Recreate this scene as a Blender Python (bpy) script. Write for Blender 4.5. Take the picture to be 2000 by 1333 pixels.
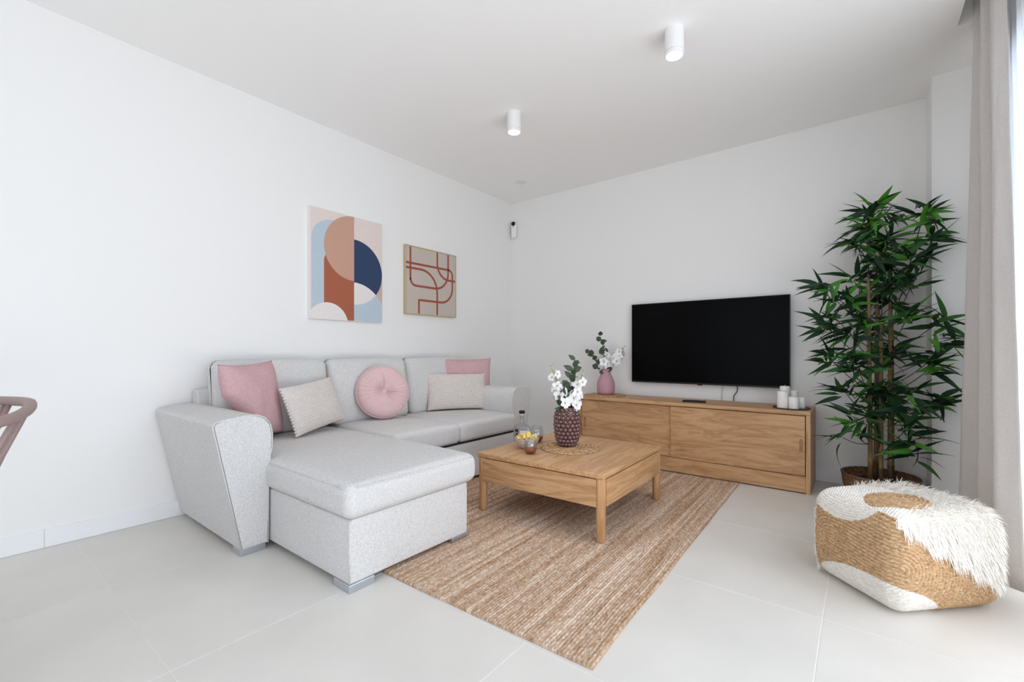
import bpy, bmesh, math, random
from mathutils import Vector, Matrix, noise
random.seed(7)
PI = math.pi
scene = bpy.context.scene
for o in list(bpy.data.objects):
    bpy.data.objects.remove(o)
COL = scene.collection

# ------------------------------------------------------------------ camera
cam_d = bpy.data.cameras.new('camera')
cam = bpy.data.objects.new('camera', cam_d)
COL.objects.link(cam)
cam.location = (3.102, -3.965, 0.945)
cam.rotation_euler = (PI / 2, 0, math.radians(37.99))
cam_d.sensor_width = 36.0
cam_d.lens = 873.3 * 36.0 / 2000.0
cam_d.shift_y = 20.5 / 2000.0
cam_d.clip_start = 0.02
scene.camera = cam

# ------------------------------------------------------------------ world
world = bpy.data.worlds.new('sky')
scene.world = world
world.use_nodes = True
bg = world.node_tree.nodes['Background']
bg.inputs[0].default_value = (0.80, 0.88, 1.0, 1)
bg.inputs[1].default_value = 1.6

# ------------------------------------------------------------------ daylight through the terrace window
def area(name, loc, rot, sx, sy, power, col):
    d = bpy.data.lights.new(name, 'AREA')
    d.shape = 'RECTANGLE'
    d.size, d.size_y = sx, sy
    d.energy = power
    d.color = col
    o = bpy.data.objects.new(name, d)
    COL.objects.link(o)
    o.location = loc
    o.rotation_euler = rot
    return o
area('window_sky_light', (4.25, -2.85, 2.0), (0, PI / 2 - math.radians(42), 0), 1.6, 4.6, 56, (0.72, 0.835, 1.0))       # sky through the terrace window
area('terrace_bounce', (4.15, -2.85, 0.25), (0, PI / 2 + math.radians(38), 0), 0.7, 4.6, 58, (1.0, 0.975, 0.965))        # sunlit terrace floor throwing light up
area('rear_window_light', (1.85, -6.62, 1.25), (PI / 2, 0, 0), 2.6, 2.2, 11, (0.93, 0.955, 1.0))                        # daylight through the rear window

for nm, loc, rot, sx, sy in (('portal_terrace', (3.79, -2.99, 1.2), (0, PI / 2, 0), 2.4, 4.42), ('portal_rear', (1.85, -6.48, 1.2), (PI / 2, 0, 0), 2.7, 2.4)):
    po = area(nm, loc, rot, sx, sy, 1, (1, 1, 1))
    po.data.cycles.is_portal = True      # only guides the sky's own light through the openings

vs = scene.view_settings
vs.view_transform = 'Standard'
vs.look = 'None'
vs.gamma = 1.0
vs.use_curve_mapping = False
vs.exposure = 0.0
scene.cycles.max_bounces = 14
scene.cycles.diffuse_bounces = 8
scene.cycles.transparent_max_bounces = 12
scene.cycles.use_denoising = True
scene.cycles.sample_clamp_indirect = 6.0

# ------------------------------------------------------------------ material helpers
MATS = {}
def new_mat(name):
    m = bpy.data.materials.new(name)
    m.use_nodes = True
    MATS[name] = m
    nt = m.node_tree
    return m, nt, nt.nodes['Principled BSDF']

def N(nt, t, **kw):
    n = nt.nodes.new(t)
    for k, v in kw.items():
        if k in n.inputs:
            n.inputs[k].default_value = v
        else:
            setattr(n, k, v)
    return n

def coords(nt, scale, rot=(0, 0, 0)):
    tc = N(nt, 'ShaderNodeTexCoord')
    mp = N(nt, 'ShaderNodeMapping')
    mp.inputs['Scale'].default_value = scale
    mp.inputs['Rotation'].default_value = rot
    nt.links.new(tc.outputs['Object'], mp.inputs['Vector'])
    return mp.outputs['Vector']

def ramp(nt, fac, stops):
    r = N(nt, 'ShaderNodeValToRGB')
    els = r.color_ramp.elements
    while len(els) < len(stops):
        els.new(0.5)
    for e, (p, c) in zip(els, stops):
        e.position = p
        e.color = (c[0], c[1], c[2], 1)
    nt.links.new(fac, r.inputs[0])
    return r.outputs[0]

def bump(nt, b, height, strength, dist=0.01):
    n = N(nt, 'ShaderNodeBump')
    n.inputs['Strength'].default_value = strength
    n.inputs['Distance'].default_value = dist
    nt.links.new(height, n.inputs['Height'])
    nt.links.new(n.outputs[0], b.inputs['Normal'])

def flat(name, col, rough=0.6, metal=0.0, spec=0.5, var=0.0, vscale=20.0, bstr=0.0, bscale=200.0):
    m, nt, b = new_mat(name)
    b.inputs['Base Color'].default_value = (*col, 1)
    b.inputs['Roughness'].default_value = rough
    b.inputs['Metallic'].default_value = metal
    b.inputs['Specular IOR Level'].default_value = spec
    if var:
        n = N(nt, 'ShaderNodeTexNoise', Scale=vscale, Detail=4.0)
        nt.links.new(coords(nt, (1, 1, 1)), n.inputs['Vector'])
        lo = tuple(c * (1 - var) for c in col)
        hi = tuple(min(1, c * (1 + var)) for c in col)
        nt.links.new(ramp(nt, n.outputs[0], [(0.3, lo), (0.7, hi)]), b.inputs['Base Color'])
    if bstr:
        n = N(nt, 'ShaderNodeTexNoise', Scale=bscale, Detail=3.0)
        nt.links.new(coords(nt, (1, 1, 1)), n.inputs['Vector'])
        bump(nt, b, n.outputs[0], bstr, 0.004)
    return m

def fabric(name, col, var=0.10, weave=420.0, bstr=0.5, mottle=60.0, sheen=0.0, rough=0.95):
    m, nt, b = new_mat(name)
    v = coords(nt, (1, 1, 1))
    n1 = N(nt, 'ShaderNodeTexNoise', Scale=mottle, Detail=6.0, Roughness=0.75)
    nt.links.new(v, n1.inputs['Vector'])
    n2 = N(nt, 'ShaderNodeTexNoise', Scale=weave, Detail=2.0)
    nt.links.new(v, n2.inputs['Vector'])
    mx = N(nt, 'ShaderNodeMath', operation='ADD')
    nt.links.new(n1.outputs[0], mx.inputs[0])
    nt.links.new(n2.outputs[0], mx.inputs[1])
    h = N(nt, 'ShaderNodeMath', operation='MULTIPLY')
    nt.links.new(mx.outputs[0], h.inputs[0])
    h.inputs[1].default_value = 0.5
    lo = tuple(c * (1 - var) for c in col)
    hi = tuple(min(1, c * (1 + var)) for c in col)
    nt.links.new(ramp(nt, h.outputs[0], [(0.38, lo), (0.62, hi)]), b.inputs['Base Color'])
    b.inputs['Roughness'].default_value = rough
    b.inputs['Specular IOR Level'].default_value = 0.15
    b.inputs['Sheen Weight'].default_value = sheen
    bump(nt, b, h.outputs[0], bstr, 0.004)
    return m

def wood(name, scale, dark, light, rough=0.45):
    m, nt, b = new_mat(name)
    v = coords(nt, scale)
    n1 = N(nt, 'ShaderNodeTexNoise', Scale=1.0, Detail=5.0, Roughness=0.6, Distortion=1.2)
    nt.links.new(v, n1.inputs['Vector'])
    w = N(nt, 'ShaderNodeMath', operation='MULTIPLY')
    w.inputs[1].default_value = 7.0
    nt.links.new(n1.outputs[0], w.inputs[0])
    f = N(nt, 'ShaderNodeMath', operation='PINGPONG')
    f.inputs[1].default_value = 1.0
    nt.links.new(w.outputs[0], f.inputs[0])
    v2 = coords(nt, tuple(s * 7 for s in scale))
    n2 = N(nt, 'ShaderNodeTexNoise', Scale=1.0, Detail=4.0, Roughness=0.7)
    nt.links.new(v2, n2.inputs['Vector'])
    a = N(nt, 'ShaderNodeMath', operation='MULTIPLY_ADD')
    a.inputs[1].default_value = 0.40
    nt.links.new(f.outputs[0], a.inputs[0])
    h2 = N(nt, 'ShaderNodeMath', operation='MULTIPLY')
    h2.inputs[1].default_value = 0.75
    nt.links.new(n2.outputs[0], h2.inputs[0])
    nt.links.new(h2.outputs[0], a.inputs[2])
    nt.links.new(ramp(nt, a.outputs[0], [(0.28, dark), (0.74, light)]), b.inputs['Base Color'])
    b.inputs['Roughness'].default_value = rough
    bump(nt, b, n2.outputs[0], 0.12, 0.002)
    return m

OAK_D, OAK_L = (0.385, 0.195, 0.082), (0.575, 0.340, 0.170)
WALL = flat('wall_paint', (0.835, 0.825, 0.808), 0.92, spec=0.2, bstr=0.05, bscale=90)
CEIL = flat('ceiling_paint', (0.90, 0.89, 0.875), 0.95, spec=0.15)
TILE = flat('porcelain_tile', (0.665, 0.637, 0.595), 0.42, spec=0.4, var=0.045, vscale=2.6)
GROUT = flat('grout', (0.77, 0.75, 0.715), 0.9)
SKIRT = flat('skirting_tile', (0.82, 0.825, 0.835), 0.5)
SOFA = fabric('sofa_fabric', (0.645, 0.632, 0.622), 0.20, 420, 0.8, 130)
DARKGAP = flat('gap_shade_black', (0.02, 0.02, 0.022), 0.9)
CHROME = flat('satin_steel', (0.55, 0.58, 0.63), 0.28, metal=0.9)
PINK = fabric('pink_linen', (0.57, 0.365, 0.378), 0.10, 500, 0.35, 60)
VELVET = fabric('pink_velvet', (0.675, 0.465, 0.465), 0.05, 300, 0.15, 12, sheen=0.35)
KNIT = fabric('cream_knit', (0.655, 0.595, 0.555), 0.07, 300, 0.3, 40)
OAKX = wood('oak_grain_along_x', (1.6, 22, 14), OAK_D, OAK_L)
OAKY = wood('oak_grain_along_y', (24, 1.5, 24), OAK_D, OAK_L)
OAKZ = wood('oak_grain_along_z', (24, 24, 1.6), OAK_D, OAK_L)
BLACK = flat('black_plastic', (0.008, 0.008, 0.009), 0.4, spec=0.3)
SCREEN = flat('tv_screen', (0.0012, 0.0012, 0.0015), 0.25, spec=0.05)
WHITEP = flat('white_powder_coat', (0.84, 0.83, 0.82), 0.45)
WAX = flat('candle_wax', (0.80, 0.785, 0.75), 0.55)
TAUPE = fabric('taupe_curtain', (0.62, 0.585, 0.56), 0.08, 700, 0.25, 120)
CHAIRM = flat('mauve_plastic', (0.30, 0.215, 0.195), 0.5)
ANTH = flat('anthracite_frame', (0.16, 0.17, 0.18), 0.5)
STONE = flat('terrace_stone', (0.75, 0.73, 0.70), 0.8)
VASEP = flat('pink_ceramic', (0.50, 0.275, 0.32), 0.6)
PETAL = flat('white_petal', (0.86, 0.85, 0.84), 0.6)
BUD = flat('green_bud', (0.42, 0.46, 0.26), 0.6)
STEM = flat('grey_green_stem', (0.13, 0.13, 0.07), 0.6)
EUCA = flat('eucalyptus_leaf', (0.055, 0.085, 0.05), 0.6, var=0.25, vscale=40)
CHIP = flat('potato_chip', (0.90, 0.70, 0.26), 0.55, var=0.15, vscale=40)
STEEL = flat('brushed_bowl', (0.62, 0.60, 0.60), 0.35, metal=0.55)
CORK = flat('pale_cork', (0.70, 0.60, 0.48), 0.8)
SOIL = flat('plant_soil', (0.05, 0.035, 0.025), 0.95)
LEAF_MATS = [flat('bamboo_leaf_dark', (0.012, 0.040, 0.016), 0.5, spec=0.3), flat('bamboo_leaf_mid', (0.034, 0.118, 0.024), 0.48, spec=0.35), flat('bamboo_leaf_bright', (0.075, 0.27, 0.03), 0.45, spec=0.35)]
CANE = flat('bamboo_cane', (0.24, 0.15, 0.065), 0.5, var=0.3, vscale=14)
TWIG = flat('twig_bark', (0.05, 0.035, 0.025), 0.7)
GOLD = flat('pale_gold_frame', (0.52, 0.43, 0.24), 0.45, metal=0.25)

def woven(name, dark, light, s=90.0, stretch=(1, 1, 1), bstr=0.8):
    m, nt, b = new_mat(name)
    v = coords(nt, stretch)
    n1 = N(nt, 'ShaderNodeTexNoise', Scale=s, Detail=3.0, Roughness=0.7)
    nt.links.new(v, n1.inputs['Vector'])
    nt.links.new(ramp(nt, n1.outputs[0], [(0.32, dark), (0.5, tuple((a + c) / 2 for a, c in zip(dark, light))), (0.68, light)]), b.inputs['Base Color'])
    b.inputs['Roughness'].default_value = 0.9
    b.inputs['Specular IOR Level'].default_value = 0.2
    bump(nt, b, n1.outputs[0], bstr, 0.006)
    return m
SEAGRASS = woven('seagrass', (0.17, 0.070, 0.026), (0.86, 0.56, 0.32), 75, bstr=1.0)
BASKET = woven('basket_weave', (0.10, 0.05, 0.03), (0.28, 0.16, 0.09), 60)

# rug: streaks along the length
def rug_mat():
    m, nt, b = new_mat('jute_rug')
    v1 = coords(nt, (34, 0.75, 1))
    n1 = N(nt, 'ShaderNodeTexNoise', Scale=1.0, Detail=5.0, Roughness=0.75)
    nt.links.new(v1, n1.inputs['Vector'])
    v2 = coords(nt, (110, 60, 60))
    n2 = N(nt, 'ShaderNodeTexNoise', Scale=1.0, Detail=2.0, Roughness=0.6)
    nt.links.new(v2, n2.inputs['Vector'])
    a = N(nt, 'ShaderNodeMath', operation='MULTIPLY_ADD')
    a.inputs[1].default_value = 0.62
    nt.links.new(n1.outputs[0], a.inputs[0])
    h2 = N(nt, 'ShaderNodeMath', operation='MULTIPLY')
    h2.inputs[1].default_value = 0.42
    nt.links.new(n2.outputs[0], h2.inputs[0])
    nt.links.new(h2.outputs[0], a.inputs[2])
    c = ramp(nt, a.outputs[0], [(0.36, (0.25, 0.125, 0.058)), (0.46, (0.42, 0.265, 0.160)), (0.54, (0.53, 0.385, 0.285)), (0.64, (0.76, 0.61, 0.48))])
    nt.links.new(c, b.inputs['Base Color'])
    b.inputs['Roughness'].default_value = 0.95
    b.inputs['Specular IOR Level'].default_value = 0.1
    bump(nt, b, n2.outputs[0], 0.7, 0.006)
    return m
RUG = rug_mat()

def pouf_mat():
    m, nt, b = new_mat('braided_jute_and_cotton')
    at = N(nt, 'ShaderNodeAttribute')
    at.attribute_name = 'zone'
    n1 = N(nt, 'ShaderNodeTexNoise', Scale=75.0, Detail=4.0, Roughness=0.7)
    nt.links.new(coords(nt, (1, 1, 2.2)), n1.inputs['Vector'])
    jute = ramp(nt, n1.outputs[0], [(0.30, (0.27, 0.14, 0.06)), (0.43, (0.46, 0.285, 0.15)), (0.58, (0.60, 0.41, 0.245)), (0.72, (0.76, 0.57, 0.385))])
    cot = ramp(nt, n1.outputs[0], [(0.30, (0.66, 0.60, 0.52)), (0.6, (0.86, 0.83, 0.78))])
    mx = N(nt, 'ShaderNodeMix', data_type='RGBA')
    nt.links.new(at.outputs['Fac'], mx.inputs[0])
    nt.links.new(jute, mx.inputs[6])
    nt.links.new(cot, mx.inputs[7])
    nt.links.new(mx.outputs[2], b.inputs['Base Color'])
    b.inputs['Roughness'].default_value = 0.95
    b.inputs['Specular IOR Level'].default_value = 0.1
    bump(nt, b, n1.outputs[0], 0.7, 0.006)
    return m
POUF = pouf_mat()
FRINGE = flat('ivory_fringe', (0.86, 0.83, 0.78), 0.9, spec=0.1, var=0.06, vscale=60)

def glassy(name, tint, rough=0.02, alpha=0.12, ior=1.45):
    """thin clear glass: mostly see-through, reflecting by angle"""
    m = bpy.data.materials.new(name)
    m.use_nodes = True
    nt = m.node_tree
    nt.nodes.remove(nt.nodes['Principled BSDF'])
    out = nt.nodes['Material Output']
    tr = N(nt, 'ShaderNodeBsdfTransparent')
    tr.inputs[0].default_value = (*tint, 1)
    gl = N(nt, 'ShaderNodeBsdfGlossy')
    gl.inputs['Roughness'].default_value = rough
    fr = N(nt, 'ShaderNodeLayerWeight')
    fr.inputs[0].default_value = 0.5
    pw = N(nt, 'ShaderNodeMath', operation='POWER'); pw.inputs[1].default_value = 4.0
    nt.links.new(fr.outputs['Facing'], pw.inputs[0])
    ad = N(nt, 'ShaderNodeMath', operation='MULTIPLY_ADD')
    ad.inputs[1].default_value = 0.45
    ad.inputs[2].default_value = alpha
    nt.links.new(pw.outputs[0], ad.inputs[0])
    mx = N(nt, 'ShaderNodeMixShader')
    nt.links.new(ad.outputs[0], mx.inputs[0])
    nt.links.new(tr.outputs[0], mx.inputs[1])
    nt.links.new(gl.outputs[0], mx.inputs[2])
    nt.links.new(mx.outputs[0], out.inputs[0])
    return m
PANE = glassy('window_glass', (0.98, 0.985, 0.985), 0.0, 0.03)
CLEAR = glassy('clear_glass', (0.95, 0.965, 0.965), 0.03, 0.05)
BOTTLEG = glassy('bottle_glass', (0.84, 0.865, 0.88), 0.04, 0.10)
DRINK = flat('amber_drink', (0.30, 0.055, 0.012), 0.1, spec=0.6)
def bubble_glass():
    m, nt, b = new_mat('mauve_brown_glass')
    b.inputs['Base Color'].default_value = (0.165, 0.07, 0.062, 1)
    b.inputs['Roughness'].default_value = 0.12
    b.inputs['Transmission Weight'].default_value = 0.25
    b.inputs['Specular IOR Level'].default_value = 0.9
    b.inputs['Coat Weight'].default_value = 0.5
    return m
BUBBLE = bubble_glass()

def sheer_mat():
    m = bpy.data.materials.new('white_sheer_voile')
    m.use_nodes = True
    nt = m.node_tree
    nt.nodes.remove(nt.nodes['Principled BSDF'])
    out = nt.nodes['Material Output']
    df = N(nt, 'ShaderNodeBsdfDiffuse'); df.inputs[0].default_value = (0.9, 0.9, 0.9, 1)
    tl = N(nt, 'ShaderNodeBsdfTranslucent'); tl.inputs[0].default_value = (0.93, 0.94, 0.95, 1)
    tr = N(nt, 'ShaderNodeBsdfTransparent')
    m1 = N(nt, 'ShaderNodeMixShader'); m1.inputs[0].default_value = 0.65
    nt.links.new(df.outputs[0], m1.inputs[1]); nt.links.new(tl.outputs[0], m1.inputs[2])
    m2 = N(nt, 'ShaderNodeMixShader'); m2.inputs[0].default_value = 0.10
    nt.links.new(m1.outputs[0], m2.inputs[1]); nt.links.new(tr.outputs[0], m2.inputs[2])
    nt.links.new(m2.outputs[0], out.inputs[0])
    return m
SHEER = sheer_mat()

def emit(name, col, s):
    m, nt, b = new_mat(name)
    b.inputs['Base Color'].default_value = (*col, 1)
    b.inputs['Emission Color'].default_value = (*col, 1)
    b.inputs['Emission Strength'].default_value = s
    return m
LAMPON = emit('lit_diffuser', (1.0, 0.95, 0.88), 4.0)

# ------------------------------------------------------------------ object helpers
WORLD = {}
def thing(name, label, cat, loc, rot=(0, 0, 0), group=None, kind=None):
    o = bpy.data.objects.new(name, None)
    COL.objects.link(o)
    o.location = loc
    o.rotation_euler = rot
    o.empty_display_size = 0.05
    o['label'] = label
    o['category'] = cat
    if group: o['group'] = group
    if kind: o['kind'] = kind
    WORLD[o.name] = Vector(loc)
    return o

def tag(o, label, cat, group=None):
    o['label'] = label; o['category'] = cat
    if group: o['group'] = group
    return o

def finish(bm, smooth, weld=False):
    bmesh.ops.recalc_face_normals(bm, faces=bm.faces)
    if smooth is not None:
        for f in bm.faces: f.smooth = smooth

def obj(name, bm, mat, parent=None, smooth=False, local=False, label=None, auto=None, origin=None):
    """bm in world coordinates (or, with local=True, in the parent's own frame)"""
    finish(bm, smooth)
    if origin is not None and parent is None:
        bmesh.ops.translate(bm, vec=-Vector(origin), verts=bm.verts)
    if parent is not None and not local:
        bmesh.ops.translate(bm, vec=-WORLD[parent.name], verts=bm.verts)
    me = bpy.data.meshes.new(name)
    bm.to_mesh(me)
    bm.free()
    me.materials.append(mat)
    o = bpy.data.objects.new(name, me)
    COL.objects.link(o)
    if auto and smooth:
        me.set_sharp_from_angle(angle=math.radians(auto))
    if parent is not None:
        o.parent = parent
        WORLD[o.name] = WORLD[parent.name].copy()
    else:
        WORLD[o.name] = Vector((0, 0, 0))
    if origin is not None and parent is None:
        o.location = origin
        WORLD[o.name] = Vector(origin)
    if label: o['label'] = label
    return o

def struct(name, bm, mat, parent=None, label=None, smooth=False):
    o = obj(name, bm, mat, parent, smooth)
    if parent is None:
        o['kind'] = 'structure'
        if label: o['label'] = label
    return o

def bx(bm, x0, x1, y0, y1, z0, z1, bev=0.0, seg=2):
    r = bmesh.ops.create_cube(bm, size=1.0)
    vsx = r['verts']
    for v in vsx:
        v.co = Vector((x0 + (v.co.x + .5) * (x1 - x0), y0 + (v.co.y + .5) * (y1 - y0), z0 + (v.co.z + .5) * (z1 - z0)))
    if bev:
        es = list({e for v in vsx for e in v.link_edges})
        bmesh.ops.bevel(bm, geom=es, offset=bev, segments=seg, affect='EDGES', profile=0.5)
    return bm

def box(*a, **k):
    return bx(bmesh.new(), *a, **k)

def softbox(x0, x1, y0, y1, z0, z1, r, n=10, k=4, fn=None):
    """rounded box made of six gridded faces; fn(p, local) moves each vertex"""
    c = Vector(((x0 + x1) / 2, (y0 + y1) / 2, (z0 + z1) / 2))
    hs = ((x1 - x0) / 2, (y1 - y0) / 2, (z1 - z0) / 2)
    bm = bmesh.new()
    ax = []
    for h in hs:
        a = [-h + r * i / k for i in range(k)] + [(-h + r) + (2 * h - 2 * r) * i / n for i in range(n + 1)] + [h - r + r * (i + 1) / k for i in range(k)]
        ax.append(a)
    cache = {}
    def vert(q):
        key = tuple(round(t, 6) for t in q)
        if key in cache: return cache[key]
        inn = Vector([max(-(h - r), min(h - r, t)) for t, h in zip(q, hs)])
        d = Vector(q) - inn
        p = inn + d.normalized() * r if d.length > 1e-9 else inn
        if fn: p = fn(p, hs)
        v = bm.verts.new(p + c)
        cache[key] = v
        return v
    for a in range(3):
        u, w = [(1, 2), (2, 0), (0, 1)][a]
        for s in (-1, 1):
            for i in range(len(ax[u]) - 1):
                for j in range(len(ax[w]) - 1):
                    q = []
                    for (ii, jj) in ((i, j), (i + 1, j), (i + 1, j + 1), (i, j + 1)):
                        t = [0, 0, 0]
                        t[a] = s * hs[a]; t[u] = ax[u][ii]; t[w] = ax[w][jj]
                        q.append(vert(t))
                    if len(set(q)) == 4:
                        try: bm.faces.new(q)
                        except ValueError: pass
    return bm

def lathe(bm, prof, seg=32, c=(0, 0, 0), cap0=True, cap1=True):
    rings = []
    for (r, z) in prof:
        rings.append([bm.verts.new((c[0] + r * math.cos(2 * PI * i / seg), c[1] + r * math.sin(2 * PI * i / seg), c[2] + z)) for i in range(seg)])
    for a, b in zip(rings, rings[1:]):
        for i in range(seg):
            bm.faces.new((a[i], a[(i + 1) % seg], b[(i + 1) % seg], b[i]))
    if cap0: bm.faces.new(rings[0][::-1])
    if cap1: bm.faces.new(rings[-1])
    return bm

def tube(bm, pts, rad, seg=8, closed=False, caps=True):
    pts = [Vector(p) for p in pts]
    n = len(pts)
    rads = rad if isinstance(rad, (list, tuple)) else [rad] * n
    rings = []
    ref = None
    for i, p in enumerate(pts):
        if closed: t = pts[(i + 1) % n] - pts[i - 1]
        else: t = pts[min(i + 1, n - 1)] - pts[max(i - 1, 0)]
        t.normalize()
        if ref is None:
            ref = Vector((0, 0, 1)) if abs(t.z) < 0.9 else Vector((1, 0, 0))
        a = t.cross(ref).normalized()
        b = t.cross(a).normalized()
        ref = -b if b.dot(ref) < 0 else b
        ref = a.cross(t).normalized()
        rings.append([bm.verts.new(p + (a * math.cos(2 * PI * k / seg) + ref * math.sin(2 * PI * k / seg)) * rads[i]) for k in range(seg)])
    m = n if closed else n - 1
    for i in range(m):
        A, B = rings[i], rings[(i + 1) % n]
        for k in range(seg):
            bm.faces.new((A[k], A[(k + 1) % seg], B[(k + 1) % seg], B[k]))
    if caps and not closed:
        bm.faces.new(rings[0]); bm.faces.new(rings[-1][::-1])
    return bm

def spline(pts, n=8):
    P = [Vector(p) for p in pts]
    P = [P[0] * 2 - P[1]] + P + [P[-1] * 2 - P[-2]]
    out = []
    for i in range(1, len(P) - 2):
        for k in range(n):
            t = k / n
            p0, p1, p2, p3 = P[i - 1], P[i], P[i + 1], P[i + 2]
            out.append(0.5 * ((2 * p1) + (p2 - p0) * t + (2 * p0 - 5 * p1 + 4 * p2 - p3) * t * t + (3 * p1 - p0 - 3 * p2 + p3) * t ** 3))
    out.append(P[-2])
    return out

def prism(bm, poly, f, d):
    """poly: list of 2d points; f(u,v,w)->Vector; extruded from w=0 to w=d"""
    a = [bm.verts.new(f(u, v, 0)) for u, v in poly]
    b = [bm.verts.new(f(u, v, d)) for u, v in poly]
    bm.faces.new(a[::-1]); bm.faces.new(b)
    n = len(poly)
    for i in range(n):
        bm.faces.new((a[i], a[(i + 1) % n], b[(i + 1) % n], b[i]))
    return bm

def copy_tree(o, parent=None):
    c = o.copy()
    COL.objects.link(c)
    c.parent = parent
    for ch in list(o.children):
        copy_tree(ch, c)
    return c

# ================================================================== SETTING
H = 2.60
YB = -6.4           # rear wall behind the camera
XR = 3.72           # window wall
fl = struct('floor', box(-0.1, XR + 0.1, YB - 0.1, 0.1, -0.10, -0.0013), GROUT, label='pale floor of large beige porcelain tiles')
GX0, GY0, TS = 0.745, -1.296, 0.75
tile_meshes = {}
def tile(x0, x1, y0, y1):
    x0, x1, y0, y1 = max(x0, 0.0), min(x1, XR), max(y0, YB), min(y1, 0.0)
    if x1 - x0 < 0.02 or y1 - y0 < 0.02: return
    key = (round(x1 - x0, 3), round(y1 - y0, 3))
    g = 0.0019
    if key not in tile_meshes:
        bm = box(-(x1 - x0) / 2 + g, (x1 - x0) / 2 - g, -(y1 - y0) / 2 + g, (y1 - y0) / 2 - g, -0.010, 0.0, bev=0.0006, seg=1)
        o = obj('tile', bm, TILE)
        tile_meshes[key] = o.data
    else:
        o = bpy.data.objects.new('tile', tile_meshes[key]); COL.objects.link(o)
    o.parent = fl
    o.location = ((x0 + x1) / 2, (y0 + y1) / 2, 0)
for i in range(-1, 5):
    for j in range(-7, 3):
        tile(GX0 + (i - 0) * TS, GX0 + (i + 1) * TS, GY0 + (j - 1) * TS, GY0 + j * TS)

struct('wall_left', box(-0.1, 0.0, YB - 0.1, 0.1, 0, H + 0.3), WALL, label='long white plaster wall behind the sofa')
struct('wall_back', box(0.0, XR + 0.1, 0.0, 0.1, 0, H + 0.3), WALL, label='white plaster wall behind the television')
struct('wall_column', box(3.437, XR + 0.1, -0.285, 0.0, 0, H), WALL, label='white wall return in the corner behind the plant')
bm = bmesh.new()
bx(bm, 0.0, 0.5, YB - 0.1, YB, 0, H + 0.3); bx(bm, 3.2, XR + 0.1, YB - 0.1, YB, 0, H + 0.3); bx(bm, 0.5, 3.2, YB - 0.1, YB, 2.4, H + 0.3)
struct('wall_rear', bm, WALL, label='white wall with a wide window behind the viewer')
rw = thing('window_2', 'wide rear window with dark frame behind the viewer', 'window', (1.85, YB - 0.05, 0), kind='structure')
for (a, b, c0, c1) in ((0.5, 3.2, 2.34, 2.4), (0.5, 3.2, 0.0, 0.05), (0.5, 0.56, 0.05, 2.34), (1.82, 1.88, 0.05, 2.34), (3.14, 3.2, 0.05, 2.34)):
    obj('window_bar', box(a, b, YB - 0.08, YB - 0.02, c0, c1), ANTH, rw)
for (a, b) in ((0.56, 1.82), (1.88, 3.14)):
    obj('pane', box(a, b, YB - 0.054, YB - 0.048, 0.05, 2.34), PANE, rw)
WY0, WY1, WZ = -5.2, -0.78, 2.42
bm = bmesh.new()
bx(bm, XR, XR + 0.12, WY1, -0.285, 0, H + 0.3)
bx(bm, XR, XR + 0.12, YB, WY0, 0, H + 0.3)
bx(bm, XR, XR + 0.12, WY0, WY1, WZ, H + 0.3)
struct('wall_right', bm, WALL, label='white wall around the terrace window')
SX = 3.488; SY = -0.772
bm = bmesh.new()
bx(bm, 0.0, SX, YB, 0.0, H, H + 0.30)
bx(bm, SX, XR, SY, 0.0, H, H + 0.30)
bx(bm, SX, XR, YB, SY, H + 0.16, H + 0.30)
struct('ceiling', bm, CEIL, label='flat white ceiling with a curtain recess along the window')

# skirting: separate tile pieces on a thin backing
def skirting(name, axis, fixed, segs, label, sgn):
    lo, hi = min(s[0] for s in segs), max(s[1] for s in segs)
    if axis == 'y': bm = box(fixed, fixed + 0.008 * sgn, lo, hi, 0.0, 0.086)
    else: bm = box(lo, hi, min(fixed, fixed + 0.008 * sgn), max(fixed, fixed + 0.008 * sgn), 0.0, 0.086)
    o = struct(name, bm, GROUT, label=label)
    for a, b in segs:
        a += 0.001; b -= 0.001
        if axis == 'y': bm = box(fixed, fixed + 0.012 * sgn, a, b, 0.001, 0.088, bev=0.0015, seg=1)
        else: bm = box(a, b, min(fixed, fixed + 0.012 * sgn), max(fixed, fixed + 0.012 * sgn), 0.001, 0.088, bev=0.0015, seg=1)
        obj('skirting_piece', bm, SKIRT, o)
skirting('baseboard_left', 'y', 0.0, [(-3.655 + k * 0.9, min(-3.655 + (k + 1) * 0.9, -0.013)) for k in range(-3, 5) if -3.655 + k * 0.9 < -0.02 and -3.655 + (k) * 0.9 > YB], 'white tiled skirting along the sofa wall', 1)
skirting('baseboard_back', 'x', 0.0, [(0.0, 0.9), (0.9, 1.8), (1.8, 2.7), (2.7, 3.437)], 'white tiled skirting along the television wall', -1)
skirting('baseboard_column', 'x', -0.285, [(3.437, XR)], 'short white skirting on the wall return behind the plant', -1)

# sliding terrace window
w = thing('window_1', 'tall terrace window with dark frame beside the curtain', 'window', (XR + 0.06, (WY0 + WY1) / 2, 0), kind='structure')
for (a, b, z0, z1) in ((WY0, WY1, WZ - 0.07, WZ), (WY0, WY1, 0.0, 0.03)):
    obj('window_rail', box(XR + 0.02, XR + 0.10, a, b, z0, z1, bev=0.003), ANTH, w)
nb = 3
for k in range(nb + 1):
    y = WY0 + (WY1 - WY0) * k / nb
    y0 = min(max(y - 0.035, WY0), WY1 - 0.07)
    obj('window_stile', box(XR + 0.022, XR + 0.098, y0, y0 + 0.07, 0.03, WZ - 0.07, bev=0.003), ANTH, w)
for k in range(nb):
    a = WY0 + (WY1 - WY0) * k / nb; b = WY0 + (WY1 - WY0) * (k + 1) / nb
    obj('pane', box(XR + 0.055, XR + 0.065, a + 0.036, b - 0.036, 0.03, WZ - 0.07), PANE, w)
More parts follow.
